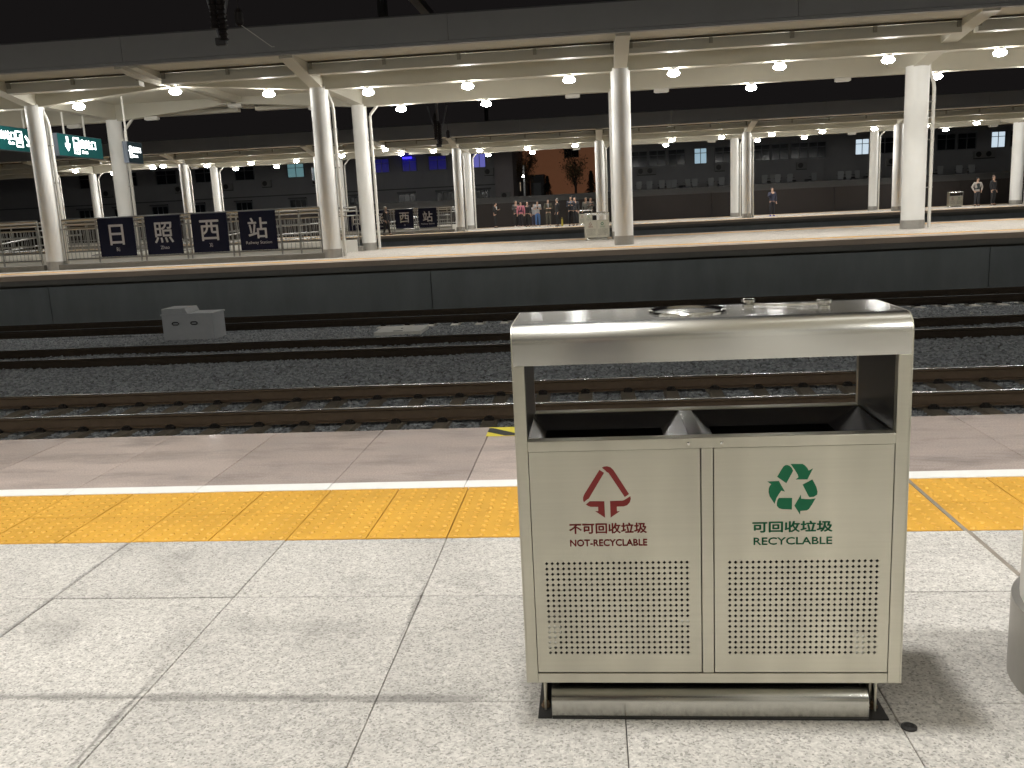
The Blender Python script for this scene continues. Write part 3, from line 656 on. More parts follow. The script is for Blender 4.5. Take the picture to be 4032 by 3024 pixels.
def bin_thing(label, loc, detail=True):
    t = thing('waste_bin', label, 'waste bin', loc)
    H, Dp, X = .92, .30, .4155
    outer = [(0, .8335)]+arc(.042, .878, .042, 180, 90, 10)+arc(Dp-.042, .878, .042, 90, 0, 10)+[(Dp, .8335)]
    inner = [(.004, .8335)]+arc(.042, .878, .038, 180, 90, 10)+arc(Dp-.042, .878, .038, 90, 0, 10)+[(Dp-.004, .8335)]
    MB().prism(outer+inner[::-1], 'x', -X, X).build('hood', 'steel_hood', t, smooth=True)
    side = [(0, .089)]+arc(.042, .878, .042, 180, 90, 10)+arc(Dp-.042, .878, .042, 90, 0, 10)+[(Dp, .089)]
    for s in (-1, 1): MB().prism(side, 'x', s*X, s*(X+.003)).build('side_panel', 'steel', t)
    for s, w in ((-1, .0235), (1, .0265)):
        xa, xb = sorted((s*(X-.0002), s*(X-w)))
        for y in (0, Dp-.02): MB().box(xa, xb, y, y+.02, .089, .8333).build('corner_post', 'steel', t, bevel=.0012)
    xl, xr = -.3915, .3885
    for y in (-.0035, Dp-.0265): MB().box(xl, xr, y, y+.03, .6425, .666).build('top_rail', 'steel', t, bevel=.0015)
    for y in (-.001, Dp-.019): MB().box(xl, xr, y, y+.02, .0895, .1135).build('bottom_rail', 'steel', t, bevel=.0015)
    MB().box(-.0165, .0085, .0005, .02, .1145, .6415).build('mullion', 'steel', t, bevel=.001)
    for x in (-.3925, .3885): MB().box(x, x+.001, .0205, Dp-.0205, .6665, .835).build('inner_lining', 'lining', t)
    MB().box(xl, xr, .022, .026, .114, .6405).build('back_board', 'black', t)
    for (xa, xb, h0, h1, print_, logo, zh, en, w_zh, w_en, hz) in (
            (-.3905, -.0190, -.361, -.049, 'red', RED, '不可回收垃圾', 'NOT-RECYCLABLE', (-.3075, -.1358, .4505, .4755), (-.3068, -.1355, .4208, .4372), (.1635, .3805)),
            (.0110, .3875, .044, .359, 'green', GREEN, '可回收垃圾', 'RECYCLABLE', (.0920, .2632, .4475, .4735), (.0952, .2628, .4190, .4362), (.163, .379))):
        d = door_mesh(xa, xb, .1155, .6405, h0, h1, *hz).build('door', 'steel', t, (0, .0015, 0))
        if detail:
            lg = MB()
            for poly in logo: lg.prism([(x, z) for x, z in poly], 'y', -.0006, -.0001)
            lg.build('recycling_symbol', print_, d)
            for body, (a, b, c, e_), bold in ((zh, w_zh, .028), (en, w_en, .014 if print_ == 'green' else .030)):
                text_mesh('lettering', body, print_, d, b-a, e_-c, Matrix.Translation((a, -.0006, c)) @ Matrix.Rotation(R(90), 4, 'X') @ Matrix.Scale(-1, 4, (0, 0, 1)) @ Matrix.Translation((0, 0, -.0005)), bold, .0004)
    if detail:
        # pale liner bags pressed against the holes
        bg = MB()
        for poly in ([(-.37, .232), (-.337, .236), (-.335, .212), (-.345, .195), (-.347, .178), (-.37, .172)], [(-.066, .244), (-.04, .246), (-.04, .228), (-.062, .229)], [(.315, .214), (.335, .21), (.345, .18), (.338, .158), (.318, .160)]):
            bg.prism(poly, 'y', .0045, .0055)
        bg.build('liner_bag', 'bag', t)
        g2 = MB()
        for poly in ([(-.37, .262), (-.33, .262), (-.330, .234), (-.37, .233)], [(-.37, .170), (-.346, .176), (-.352, .158), (-.37, .155)], [(.335, .195), (.362, .2), (.362, .157), (.34, .157)]): g2.prism(poly, 'y', .0065, .0075)
        g2.build('liner_bag', 'coping', t)
    # two funnels and the ridge between them
    for xa, xb, ha, hb in ((-.401, -.040, -.360, -.088), (-.010, .385, .024, .298)):
        za, zb_ = .664, .640; ya, yb, ga, gb = .028, .272, .062, .198
        m = MB().add([(xa, ya, za), (xb, ya, za), (xb, yb, za), (xa, yb, za), (ha, ga, zb_), (hb, ga, zb_), (hb, gb, zb_), (ha, gb, zb_)], [(0, 1, 5, 4), (1, 2, 6, 5), (2, 3, 7, 6), (3, 0, 4, 7)])
        m.build('funnel', 'inner', t)
    MB().box(-.0395, -.0105, .028, .272, .655, .6645).build('ridge', 'polish', t)
    MB().box(xl, xr, Dp-.026, Dp-.022, .114, .6405).build('back_board', 'black', t)
    for xa, xb in ((-.3905, -.0190), (.0110, .3875)): MB().box(xa, xb, Dp-.0145, Dp-.0015, .1155, .6405).build('back_door', 'steel', t)
    MB().box(-.0165, .0085, Dp-.02, Dp-.0005, .1145, .6415).build('mullion', 'steel', t)
    MB().box(-.385, .382, .03, .27, .45, .455).build('inner_floor', 'black', t)
    # ashtray and lid clamps on the hood
    cx, cy = -.028, .155
    at = MB().lathe([(.088, -.012), (.088, .003), (.085, .0055), (.080, .0035), (.072, -.004), (.055, -.0095), (.002, -.0105)], 32, (cx, cy, .9205)).build('ashtray', 'polish', t, smooth=True)
    for x, y in ((.118, .215), (.272, .145)):
        MB().lathe([(.014, 0), (.014, .004), (.007, .005), (.007, .009), (.017, .010), (.017, .016), (.010, .0175)], 16, (x, y, .9203)).build('knob', 'polish', t, smooth=True)
    MB().tube([(.118+.16*k/8, .215-.075*k/8, .926-.004*math.sin(k/8*math.pi)+.004*(k/8)) for k in range(9)], .0028, 6).build('chain', 'polish', t)
    for x in (-.044, .026): MB().lathe([(.0035, .0), (.0035, -.0016), (.002, -.0022)], 10, (x, -.0035, .654), ax='y').build('screw', 'polish', t)
    # pedestal
    MB().box(-.345, .34, .03, .27, .078, .0885).build('under_tray', 'inner', t)
    sk = [(0, .004)]+arc(.035, .034, .035, 180, 90, 6)+arc(.265, .034, .035, 90, 0, 6)+[(.30, .004)]
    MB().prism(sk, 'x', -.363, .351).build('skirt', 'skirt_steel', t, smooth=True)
    MB().box(-.3628, .3508, -.005, .305, .0, .0035).build('base_plate', 'dark', t)
    for s, xa, xb in ((-1, -.396, -.3635), (1, .3515, .394)):
        pl = MB().box(xa, xb, -.004, .304, .0, .004).build('foot_plate', 'dark', t)
        for y in (.045, .255):
            x = (xa+xb)/2
            MB().lathe([(.011, .004), (.011, .008), (.0075, .0085), (.0075, .016), (.004, .018)], 12, (x, y, 0)).build('anchor_bolt', 'rust', pl, smooth=True)
        g = MB()
        for y in (.03, .07, .23, .27): g.box((xa+xb)/2-.0025, (xa+xb)/2+.0025, y-.0025, y+.0025, .004, .0885)
        g.add([(xa+.014 if s < 0 else xb-.014, .04, .005), (xa+.014 if s < 0 else xb-.014, .26, .005), (xa+.014 if s < 0 else xb-.014, .26, .0885), (xa+.014 if s < 0 else xb-.014, .10, .0885)], [(0, 1, 2, 3)])
        g.build('leg_bracket', 'steel', t)
    return t
bin1 = bin_thing('large stainless steel twin waste bin in front with red and green recycling symbols', (.234, 1.90, 0)); bin1['group'] = 'twin waste bins'
dup(bin1, (.13, 31.05, 0), label='stainless steel waste bin next to the columns on the middle platform')
dup(bin1, (-.45, 57.2, 0), label='stainless steel waste bin beside the people in grey coats, partly hidden')
dup(bin1, (22.0, 57.8, 0), R(6), label='stainless steel waste bin beside the person in a pale sleeved vest')
st = thing('floor_stud', 'small round metal stud on the slab joint beside the bin', 'floor stud', (.662, 1.868, 0))
MB().lathe([(.017, 0), (.017, .004), (.012, .006), (.010, .004), (.004, .0035), (.002, .006)], 20).build('disc', 'dark', st, smooth=True)
# striped hazard plate on the platform edge
hz = thing('hazard_marker', 'yellow and black striped marker on the platform edge left of the bin', 'marker', (-.595, 4.55, .001))
MB().box(0, .30, 0, .185, 0, .0022).build('plate', 'hazard_y', hz)
MB().prism([(0, .165), (0, .085), (.10, 0), (.20, 0), (.02, .165)], 'z', .0026, .0032).build('stripe', 'hazard_k', hz)

# ------------------------------------------------------------------ stair railings, name panels
def railing(label, x0, x1, y, group, posts, back=True):
    t = thing('stair_railing', label, 'railing', (0, y, 0), group=group)
    MB().box(x0-.2, x1+.15, -.2, .2, 0, .165).build('kerb', 'granite_kerb', t, bevel=.01)
    MB().box(x0, x1, .205, .26, 0, .36).build('inner_wall', 'white_wall', t)
    for z, r in ((1.49, .038), (1.37, .026), (1.22, .022), (.52, .02), (.30, .02)): MB().tube([(x0, 0, z), (x1, 0, z)], r, 8).build('rail', 'rail_steel', t, smooth=True)
    pm = MB().tube([(0, 0, .16), (0, 0, 1.46)], .027, 8).mesh('post', 'rail_steel', True)
    for x in posts: link('post', pm, t, (x, 0, 0))
    bm_ = MB().tube([(0, 0, .30), (0, 0, 1.22)], .0095, 5).mesh('baluster', 'rail_steel')
    n = int((x1-x0)/.125)
    for i in range(n): link('baluster', bm_, t, (x0+.06+(x1-x0-.12)*i/(n-1), 0, 0))
    return t
def stairwell(x0, x1, y, d, label, group):
    """far-side railing, sloping handrails and pale inner wall behind the front railing"""
    t = thing('stair_enclosure', label, 'railing', (0, y+d, 0), group=group)
    MB().box(x0-.2, x1+.15, -.2, .2, 0, .165).build('kerb', 'granite_kerb', t, bevel=.01)
    MB().box(x0, x1, -.26, -.205, 0, .40).build('inner_wall', 'white_wall', t)
    for z, r in ((1.49, .038), (1.37, .026), (1.22, .022), (.52, .02), (.30, .02)): MB().tube([(x0, 0, z), (x1, 0, z)], r, 8).build('rail', 'rail_steel', t, smooth=True)
    pm = MB().tube([(0, 0, .16), (0, 0, 1.46)], .027, 8).mesh('post', 'rail_steel', True)
    for i in range(9): link('post', pm, t, (x0+(x1-x0)*i/8, 0, 0))
    bm_ = MB().tube([(0, 0, .30), (0, 0, 1.22)], .0095, 5).mesh('baluster', 'rail_steel')
    n = int((x1-x0)/.125)
    for i in range(n): link('baluster', bm_, t, (x0+.06+(x1-x0-.12)*i/(n-1), 0, 0))
    for v in (-d+.9, -.9):
        MB().tube([(x0+.3, v, .35), (x1-2.3, v, 1.0), (x1-.6, v, 1.02)], .03, 8).build('handrail', 'rail_steel', t, smooth=True)
        MB().tube([(x0+.3, v, .12), (x1-2.3, v, .72), (x1-.6, v, .74)], .022, 8).build('handrail', 'rail_steel', t, smooth=True)
    return t
CH = [('日', 'Ri'), ('照', 'Zhao'), ('西', 'Xi'), ('站', 'Railway Station')]
def panels(y, xs, where, group):
    for (zh, en), (xa, xb), nm in zip(CH, xs, ORD):
        t = thing('station_name_panel', f'navy station name panel {zh} {en} on the {where} railing', 'sign', ((xa+xb)/2, y-.075, .335), group=group)
        w = xb-xa; pl = MB().box(-w/2, w/2, 0, .03, 0, 1.15).build('board', 'navy', t, bevel=.004)
        mt = lambda x, z: Matrix.Translation((x, -.003, z)) @ Matrix.Rotation(R(90), 4, 'X')
        text_mesh('lettering', zh, 'panel_white', pl, .46 if zh == '日' else .60, .62, mt(-.23 if zh == '日' else -.30, .34), .012, .002)
        ww = {'Ri': .10, 'Zhao': .28, 'Xi': .10}.get(en, .80)
        text_mesh('lettering', en, 'panel_white', pl, ww, .115 if en != 'Zhao' else .10, mt(-ww/2, .155), .0, .002)
        MB().box(-w/2+.1, w/2-.1, .031, .06, .95, 1.0).build('bracket', 'rail_steel', t)
xs2p = [(-15.02, -13.88), (-13.52, -12.40), (-12.06, -10.95), (-10.58, -9.44)]
ps = [-16.2]+[v for p in xs2p for v in (p[0]-.10, p[1]+.10)]+[-8.75, -8.1]
railing('stainless stair railing carrying the four navy name panels', -16.2, -8.1, 26.6, 'stair railings', ps)
stairwell(-16.2, -8.1, 26.6, 4.3, 'rear stair railing behind the four navy name panels', 'stair railings')
railing('stainless stair railing left of the leftmost column', -24.5, -17.0, 26.6, 'stair railings', [-24.5+1.25*i for i in range(7)])
stairwell(-24.5, -17.0, 26.6, 4.3, 'rear stair railing seen left of the leftmost column', 'stair railings')
panels(26.6, xs2p, 'middle platform', 'navy name panels of the middle platform')
xs3p = [(-14.9, -13.78), (-13.4, -12.3), (-11.93, -10.82), (-10.5, -9.38)]
railing('distant stair railing behind the walking person, with navy name panels', -16.0, -8.5, 54.6, 'stair railings', [-16.0]+[v for p in xs3p for v in (p[0]-.1, p[1]+.1)]+[-8.5])
stairwell(-16.0, -8.5, 54.6, 4.3, 'rear railing of the distant stair behind the name panels', 'stair railings')
panels(54.6, xs3p, 'farthest platform', 'navy name panels of the farthest platform')
railing('distant stair railing at the far left of the farthest platform', -34, -25.6, 54.6, 'stair railings', [-34+1.2*i for i in range(8)])

# ------------------------------------------------------------------ hanging direction signs (faces look to the right along the platform)
def hsign(label, x0, y0, y1, z0, z1, rods, navy=False, rodtop=5.40):
    t = thing('hanging_sign', label, 'sign', (x0, (y0+y1)/2, z0), group='hanging direction signs')
    h = z1-z0; w = y1-y0
    b = MB().box(-.16, 0, -w/2, w/2, 0, h).build('sign_box', 'sign_side', t, bevel=.006)
    f = MB().box(.001, .006, -w/2+.015, w/2-.015, .015, h-.015).build('face', 'sign_navy_lit' if navy else 'sign_teal', t)
    for y in rods: MB().tube([(-.08, y, h-.004), (-.08, y, rodtop-z0)], .03, 8).build('hanger_rod', 'pipe', t, smooth=True)
    return t, f, w, h
# matrix: letter x -> +y, letter y -> +z, letter z -> +x
def face_mat(y, z): return Matrix(((0, 0, 1, .0065), (1, 0, 0, y), (0, 1, 0, z), (0, 0, 0, 1)))
def glyph(parent, name, polys, y, z, s):
    m = MB()
    for p in polys: m.prism([(y+a*s, z+b*s) for a, b in p], 'x', .0065, .009)
    m.build(name, 'sign_glow', parent)
ARROW_DOWN = [[(-.12, .0), (.12, .0), (.12, -.55), (.3, -.45), (.3, -.65), (0, -1.0), (-.3, -.65), (-.3, -.45), (-.12, -.55)]]
def ring(x0, x1, y0, y1, t): return [[(x0, y0), (x1, y0), (x1, y0+t), (x0, y0+t)], [(x0, y1-t), (x1, y1-t), (x1, y1), (x0, y1)], [(x0, y0+t), (x0+t, y0+t), (x0+t, y1-t), (x0, y1-t)], [(x1-t, y0+t), (x1, y0+t), (x1, y1-t), (x1-t, y1-t)]]
t, f, w, h = hsign('teal hanging sign with white down arrow between the two left columns', -16.56, 27.6, 30.2, 3.50, 4.19, (-.75, .45))
glyph(f, 'arrow', ARROW_DOWN, -w/2+.53, .62, .46); glyph(f, 'pictogram', ring(0, .34, 0, .52, .045)+[[(.11, .09), (.23, .09), (.23, .36), (.11, .36)]], -w/2+.86, .10, 1)
text_mesh('lettering', '出站口', 'sign_glow', f, .92, .30, face_mat(-w/2+1.26, .28), .012, .004); text_mesh('lettering', 'Exit', 'sign_glow', f, .34, .10, face_mat(-w/2+1.32, .13), .012, .004)
t, f, w, h = hsign('teal hanging sign at the left edge, partly behind the leftmost column', -18.6, 27.3, 30.1, 3.80, 4.56, (-.9, .6))
text_mesh('lettering', '出站口', 'sign_glow', f, .75, .28, face_mat(-w/2+.55, .34), .012, .004); text_mesh('lettering', 'Exit', 'sign_glow', f, .3, .10, face_mat(-w/2+.95, .20), .012, .004)
glyph(f, 'pictogram', ring(0, .36, 0, .52, .045)+[[(.08, .12), (.16, .12), (.16, .30), (.08, .30)], [(.2, .12), (.28, .12), (.28, .40), (.2, .40)]], -w/2+1.34, .13, 1)
glyph(f, 'arrow', [[(0, .40), (.06, .46), (.26, .26), (.26, .40), (.34, .40), (.34, .10), (.06, .10), (.06, .18), (.20, .18)]], -w/2+1.82, .08, 1)
t, f, w, h = hsign('small dark hanging sign with white lettering right of the rear column', -14.5, 27.95, 28.9, 3.19, 3.85, (-.30,), True)
glyph(f, 'pictogram', ring(0, .16, 0, .36, .03)+[[(.05, .1), (.11, .1), (.11, .26), (.05, .26)], [(-.06, .2), (0, .2), (0, .23), (-.06, .23)]], -w/2+.10, .16, 1)
text_mesh('lettering', '出站口', 'sign_glow', f, .52, .18, face_mat(-w/2+.30, .33), .012, .004); text_mesh('lettering', 'Exit', 'sign_glow', f, .28, .08, face_mat(-w/2+.32, .18), .012, .004)
t, f, w, h = hsign('teal hanging sign of the farthest platform half behind a near column', -17.3, 56.4, 59.2, 3.55, 4.33, (-.9, .6))
text_mesh('lettering', '出站口', 'sign_glow', f, .9, .30, face_mat(-w/2+.3, .34), .012, .004); glyph(f, 'pictogram', ring(0, .36, 0, .52, .05), -w/2+1.9, .12, 1)

# ------------------------------------------------------------------ overhead line supports
def catenary(label, x, y, ztip, ztop, k):
    t = thing('catenary_support', label, 'overhead line support', (x, y, 0), group='overhead line supports')
    MB().tube([(0, .0, ztop), (0, 0, ztip+1.0*k)], .055*k, 8).build('drop_tube', 'galv', t, smooth=True)
    for dx, top, bot in ((-.16, ztip+1.3*k, ztip+.30*k), (.10, ztip+.95*k, ztip+.08*k)):
        prof = []; n = 9
        for i in range(n):
            z = bot+(top-bot)*.8*i/(n-1); prof += [(.062*k, z), (.098*k if dx > 0 else .085*k, z+.02*k), (.066*k, z+.05*k)]
        prof.append((.03*k, top))
        MB().lathe(prof, 12, (dx*k*.55, 0, 0)).build('insulator', 'insul', t, smooth=True)
    MB().tube([(-.35*k, 0, ztip+1.55*k), (0, 0, ztip+.06*k)], .03*k, 6).tube([(.40*k, 0, ztip+1.55*k), (.02*k, 0, ztip+.2*k)], .028*k, 6).build('stay_tube', 'galv', t)
    MB().box(-.10*k, .10*k, -.06, .06, ztip, ztip+.14*k).build('clamp', 'dark', t, bevel=.02)
    MB().tube([(.28*k, 0, ztip+2*k), (.38*k, 0, ztip+.62*k)], .008, 4).build('dropper', 'wire', t)
    MB().lathe([(.03*k, ztip+.32*k), (.075*k, ztip+.36*k), (.08*k, ztip+.55*k), (.04*k, ztip+.62*k)], 10, (.38*k, 0, 0)).build('pulley', 'insul', t)
    MB().tube([(.40*k, 0, ztip+.34*k), (.95*k, 0, ztip-.08*k), (1.0*k, 0, ztip-.08*k)], .007, 4).build('steady_arm', 'pipe', t)
    return t
catenary('dark overhead line insulators hanging above the tracks at the top left', -6.75, 17.0, 4.40, 9.4, 1.0)
catenary('small dark overhead line insulators hanging between the middle and farthest platforms', -6.75, 41, 4.05, 9.4, 1.15)
for y, lab in ((17.0, 'near'), (41.0, 'far')):
    t = thing('line_gantry', f'dark steel overhead line gantry beam above the {lab} tracks', 'gantry', (-6.75, y, 9.4), group='overhead line gantries')
    ya, yb = (-12.9, 14.2) if lab == 'near' else (-9.8, 20)
    MB().box(-.18, .18, ya, yb, 0, .3).build('beam', 'dark', t)
    for yy in (ya+.2, yb-.2): MB().tube([(0, yy, 0), (0, yy, -3.36)], .13, 8).build('post', 'dark', t)

# ------------------------------------------------------------------ people
PCOL = {}
def pm(name, col, rough=.8):
    if name not in MT: MT[name] = M(name, col, rough)
    return name
def skin_mesh(name, verts, edges, radii, mat, parent, root=0, sub=1):
    me = bpy.data.meshes.new(name); me.from_pydata(verts, edges, [])
    o = bpy.data.objects.new(name, me); COL.objects.link(o)
    sk = o.modifiers.new('skin', 'SKIN'); sk.use_smooth_shade = True
    for i, r in enumerate(radii):
        rr_ = r if isinstance(r, tuple) else (r, r); me.skin_vertices[0].data[i].radius = rr_
        me.skin_vertices[0].data[i].use_root = (i == root)
    sb = o.modifiers.new('subdivision', 'SUBSURF'); sb.levels = sub; sb.render_levels = sub
    bpy.context.view_layer.update()
    m2 = bpy.data.meshes.new_from_object(o.evaluated_get(bpy.context.evaluated_depsgraph_get()))
    bpy.data.objects.remove(o); m2.name = name; m2.materials.clear(); m2.materials.append(MT[mat])
    return link(name, m2, parent)
SKIN = pm('skin_tone', (.50, .31, .22), .6); HAIR = pm('hair_black', (.012, .010, .009), .6)
def person(label, x, y, face, hgt=1.70, top=(.05, .05, .06), legs=(.02, .02, .022), shoes=(.02, .02, .02), hair=True, haircol=None, arms='down', head_down=0., coat=0., stride=0., collar=None, vest=None, sleeves=None, hat=None):
    """face: heading in degrees, 0 looks towards the camera (-y); arms: down / phone / chin / hips / cross"""
    t = thing('person', label, 'person', (x, y, 0), R(face)); s = hgt/1.70
    V = lambda *p: tuple(c*s for c in p)
    hip, sh = .88, 1.40
    lk = {}
    for d in (-1, 1):
        st_ = stride*d
        lk[d] = [V(.09*d, 0, hip-.03), V(.10*d, -.02-st_*.5, .47), V(.10*d, .02-st_, .09)]
        if arms == 'phone': a = [V(.19*d, 0, sh), V(.235*d, .03, 1.13), V(.09*d, -.24, 1.20)]
        elif arms == 'chin' and d == -1: a = [V(.19*d, 0, sh), V(.25*d, -.08, 1.15), V(.08*d, -.16, 1.42)]
        elif arms == 'hips': a = [V(.20*d, 0, sh), V(.33*d, .03, 1.15), V(.24*d, -.05, .93)]
        elif arms == 'cross': a = [V(.19*d, 0, sh), V(.26*d, -.05, 1.13), V(-.05*d, -.20, 1.13)]
        else: a = [V(.19*d, 0, sh), V(.245*d, .02+.1*st_, 1.12), V(.25*d, -.05+.35*st_, .86)]
        lk[('a', d)] = a
    hy = -.05*head_down; hz_ = 1.585-.02*head_down
    # body: pelvis root, spine, neck, head, arms with hands and fingers, legs with feet
    vs = [V(0, 0, .92), V(0, .01, 1.12), V(0, 0, 1.34), V(0, .0, 1.44), V(0, hy*.5-.005, 1.50), V(0, hy-.01, hz_-.05), V(0, hy-.012, hz_+.04), V(0, hy, hz_+.10), V(0, hy-.10, hz_-.015)]
    es = [(0, 1), (1, 2), (2, 3), (3, 4), (4, 5), (5, 6), (6, 7), (5, 8)]
    rd = [(.14, .10), (.125, .09), (.15, .095), (.07, .06), .05, (.065, .075), (.075, .09), (.055, .06), .018]
    for d in (-1, 1):
        n = len(vs); L_ = lk[d]; foot = V(.115*d, -.13-stride*d, .035)
        vs += [L_[0], L_[1], L_[2], foot]; es += [(0, n), (n, n+1), (n+1, n+2), (n+2, n+3)]; rd += [.085, .058, .042, .032]
        n = len(vs); A = lk[('a', d)]; el, ha = Vector(A[1]), Vector(A[2]); u = (ha-el).normalized(); palm = ha+u*.07*s
        vs += [A[0], A[1], A[2], tuple(palm)]; es += [(2, n), (n, n+1), (n+1, n+2), (n+2, n+3)]; rd += [.055, .042, .028, .026]
        side = u.cross(Vector((0, 1, 0)) if abs(u.y) < .8 else Vector((0, 0, 1))).normalized()
        cur = Vector((0, -1, 0)) if abs(u.y) < .8 else Vector((0, 0, 1))
        for k, ln in enumerate((.062, .072, .068, .052)):
            p = palm+side*(.021*(k-1.5))*s; q = p+u*ln*.55*s; r_ = q+(u*.6+cur*.5).normalized()*ln*.5*s
            m_ = len(vs); vs += [tuple(q), tuple(r_)]; es += [(n+3, m_), (m_, m_+1)]; rd += [.009, .008]
        q = ha+u*.03*s+(side*-1*d+cur*.3).normalized()*.04*s; m_ = len(vs); vs += [tuple(q), tuple(q+u*.035*s)]; es += [(n+2, m_), (m_, m_+1)]; rd += [.010, .009]
    rd = [tuple(c*s for c in r) if isinstance(r, tuple) else r*s for r in rd]
    skin_mesh('body', vs, es, rd, SKIN, t)
    # clothes follow the body
    cid = lambda nm, c: pm('cloth_%s_%d_%d_%d' % (nm, c[0]*500, c[1]*500, c[2]*500), c)
    tv = [V(0, .0, .90-coat), V(0, 0, .95), V(0, .01, 1.13), V(0, 0, 1.34), V(0, 0, 1.445)]
    te = [(0, 1), (1, 2), (2, 3), (3, 4)]; tr_ = [(.175+coat*.12, .125+coat*.1), (.172, .125), (.15, .115), (.175, .12), (.075, .07)]
    sl_v, sl_e, sl_r = [], [], []
    for d in (-1, 1):
        A = lk[('a', d)]; e3 = tuple(Vector(A[1])+(Vector(A[2])-Vector(A[1]))*(.95 if sleeves != 'short' else .05))
        n = len(tv); tv += [A[0], A[1], e3]; te += [(3, n), (n, n+1), (n+1, n+2)]; tr_ += [.078, .060, .046]
    tr_ = [tuple(c*s for c in r) if isinstance(r, tuple) else r*s for r in tr_]
    skin_mesh('jacket', tv, te, tr_, cid('top', top), t, root=2)
    if vest: skin_mesh('vest', [V(0, 0, .93), V(0, .01, 1.13), V(0, 0, 1.34), V(0, 0, 1.41)], [(0, 1), (1, 2), (2, 3)], [tuple(c*s for c in r) for r in ((.185, .137), (.165, .128), (.172, .135), (.10, .10))], cid('vest', vest), t)
    if collar: MB().prism([(-.045*s, 1.43*s), (.045*s, 1.43*s), (.02*s, 1.15*s), (-.02*s, 1.15*s)], 'y', -.142*s, -.10*s).build('shirt_front', cid('shirt', collar), t)
    lv = [V(0, 0, .95), V(0, 0, .88)]; le = [(0, 1)]; lr = [(.155, .115), (.15, .11)]
    for d in (-1, 1):
        n = len(lv); lv += lk[d]; le += [(1, n), (n, n+1), (n+1, n+2)]; lr += [.098, .076, .066]
    lr = [tuple(c*s for c in r) if isinstance(r, tuple) else r*s for r in lr]
    skin_mesh('trousers', lv, le, lr, cid('legs', legs), t)
    for d in (-1, 1):
        sx, sy, sz = lk[d][2]
        skin_mesh('shoe', [(sx, sy+.05*s, .045*s), (sx+.01*d, sy-.05*s, .042*s), (sx+.02*d, sy-.17*s, .034*s)], [(0, 1), (1, 2)], [.044*s, .046*s, .036*s], cid('shoe', shoes), t)
    hc = cid('hair', haircol) if haircol else HAIR
    skin_mesh('hat' if hat else 'hair', [V(0, hy+.055, hz_-.02), V(0, hy+.035, hz_+.06), V(0, hy-.005, hz_+.115), V(0, hy-.05, hz_+.105)], [(0, 1), (1, 2), (2, 3)], [tuple(c*s for c in r) for r in ((.055, .06), (.08, .065), (.08, .05), (.06, .03))], cid('hat', hat) if hat else hc, t, root=1)
    fc = MB()
    for d in (-1, 1): fc.lathe([(.009*s, 0), (.006*s, -.008*s)], 8, (.028*d*s, (hy-.088)*s, (hz_+.03)*s), ax='y')
    fc.box(-.022*s, .022*s, (hy-.097)*s, (hy-.07)*s, (hz_-.052)*s, (hz_-.042)*s)
    fc.build('eyes_and_mouth', HAIR, t)
    if arms == 'phone': MB().box(-.04*s, .04*s, -.345*s, -.33*s, 1.16*s, 1.31*s).build('phone', 'dark', t, bevel=.004)
    return t
P = person
P('photographer in dark clothes, seen only as a dark reflection in the steel bin', .02, -.52, 180, 1.74, (.03, .03, .035), (.02, .022, .03), arms='phone', head_down=.6)
P('person in a black suit and white shirt reading a phone left of the group', -6.42, 60.0, 75, 1.66, (.018, .018, .02), (.016, .016, .018), collar=(.7, .7, .7), arms='phone', head_down=1)
P('person in a dark jacket with white trainers behind the person in pink', -4.98, 59.4, 30, 1.70, (.07, .07, .07), (.015, .015, .016), (.7, .7, .7), arms='phone')
P('person in pink sleeves and a dark vest with white shoes, facing the tracks', -4.62, 58.9, 0, 1.60, (.52, .17, .22), (.02, .018, .022), (.75, .75, .75), vest=(.08, .03, .06), collar=(.55, .2, .28))
P('person in dark clothes just right of the person in pink', -4.22, 59.3, -15, 1.60, (.022, .022, .024), (.02, .02, .02))
P('short person in a pale grey top behind the person in jeans', -3.86, 59.9, 20, 1.42, (.33, .33, .34), (.05, .05, .09))
P('person in a grey T-shirt and blue jeans looking down at a phone', -3.52, 58.5, 5, 1.62, (.36, .36, .36), (.07, .15, .33), (.05, .07, .12), arms='phone', head_down=1.6, sleeves='short')
P('person in an olive brown jacket with pale bag, centre of the group', -2.78, 57.4, 10, 1.66, (.05, .045, .03), (.06, .055, .04), (.3, .3, .28), arms='cross', collar=(.3, .3, .3))
P('person in a long black coat and pale cap seen from the side', -2.14, 55.6, -70, 1.66, (.014, .014, .015), (.012, .012, .012), coat=.28, haircol=(.30, .29, .27))
P('person in a navy jacket over a light blue shirt holding a phone', -1.30, 55.4, -5, 1.74, (.03, .035, .05), (.012, .012, .014), arms='phone', collar=(.28, .38, .5))
P('person behind the one in navy, raising a pale hand', -1.08, 56.4, -20, 1.70, (.028, .028, .03), (.015, .015, .016), arms='chin')
P('person in a grey coat left of the second grey coat, behind the far bin', -.42, 60.2, -20, 1.66, (.14, .135, .12), (.05, .05, .05), haircol=(.22, .2, .17), coat=.1)
P('person in a grey jacket bending beside another grey coat by the column', -.12, 59.6, 15, 1.68, (.13, .125, .115), (.02, .02, .02), arms='phone', head_down=.6)
P('person in navy sportswear and bright blue shoes touching the chin', 10.75, 56.2, 10, 1.68, (.035, .038, .065), (.016, .016, .022), (.03, .05, .6), arms='chin')
P('person with pale sleeves and a dark vest, hands on hips', 23.05, 57.4, 10, 1.66, (.42, .38, .34), (.025, .025, .03), vest=(.03, .04, .04), arms='hips')
P('person with short pale hair in a dark coat at the right end', 24.05, 57.6, 35, 1.74, (.022, .022, .026), (.02, .02, .022), haircol=(.30, .23, .2), arms='down')
P('person in a long dark coat walking with pale hair past the far name panels', -12.2, 53.2, 70, 1.66, (.016, .016, .02), (.012, .012, .014), haircol=(.5, .47, .42), coat=.26, stride=.16)
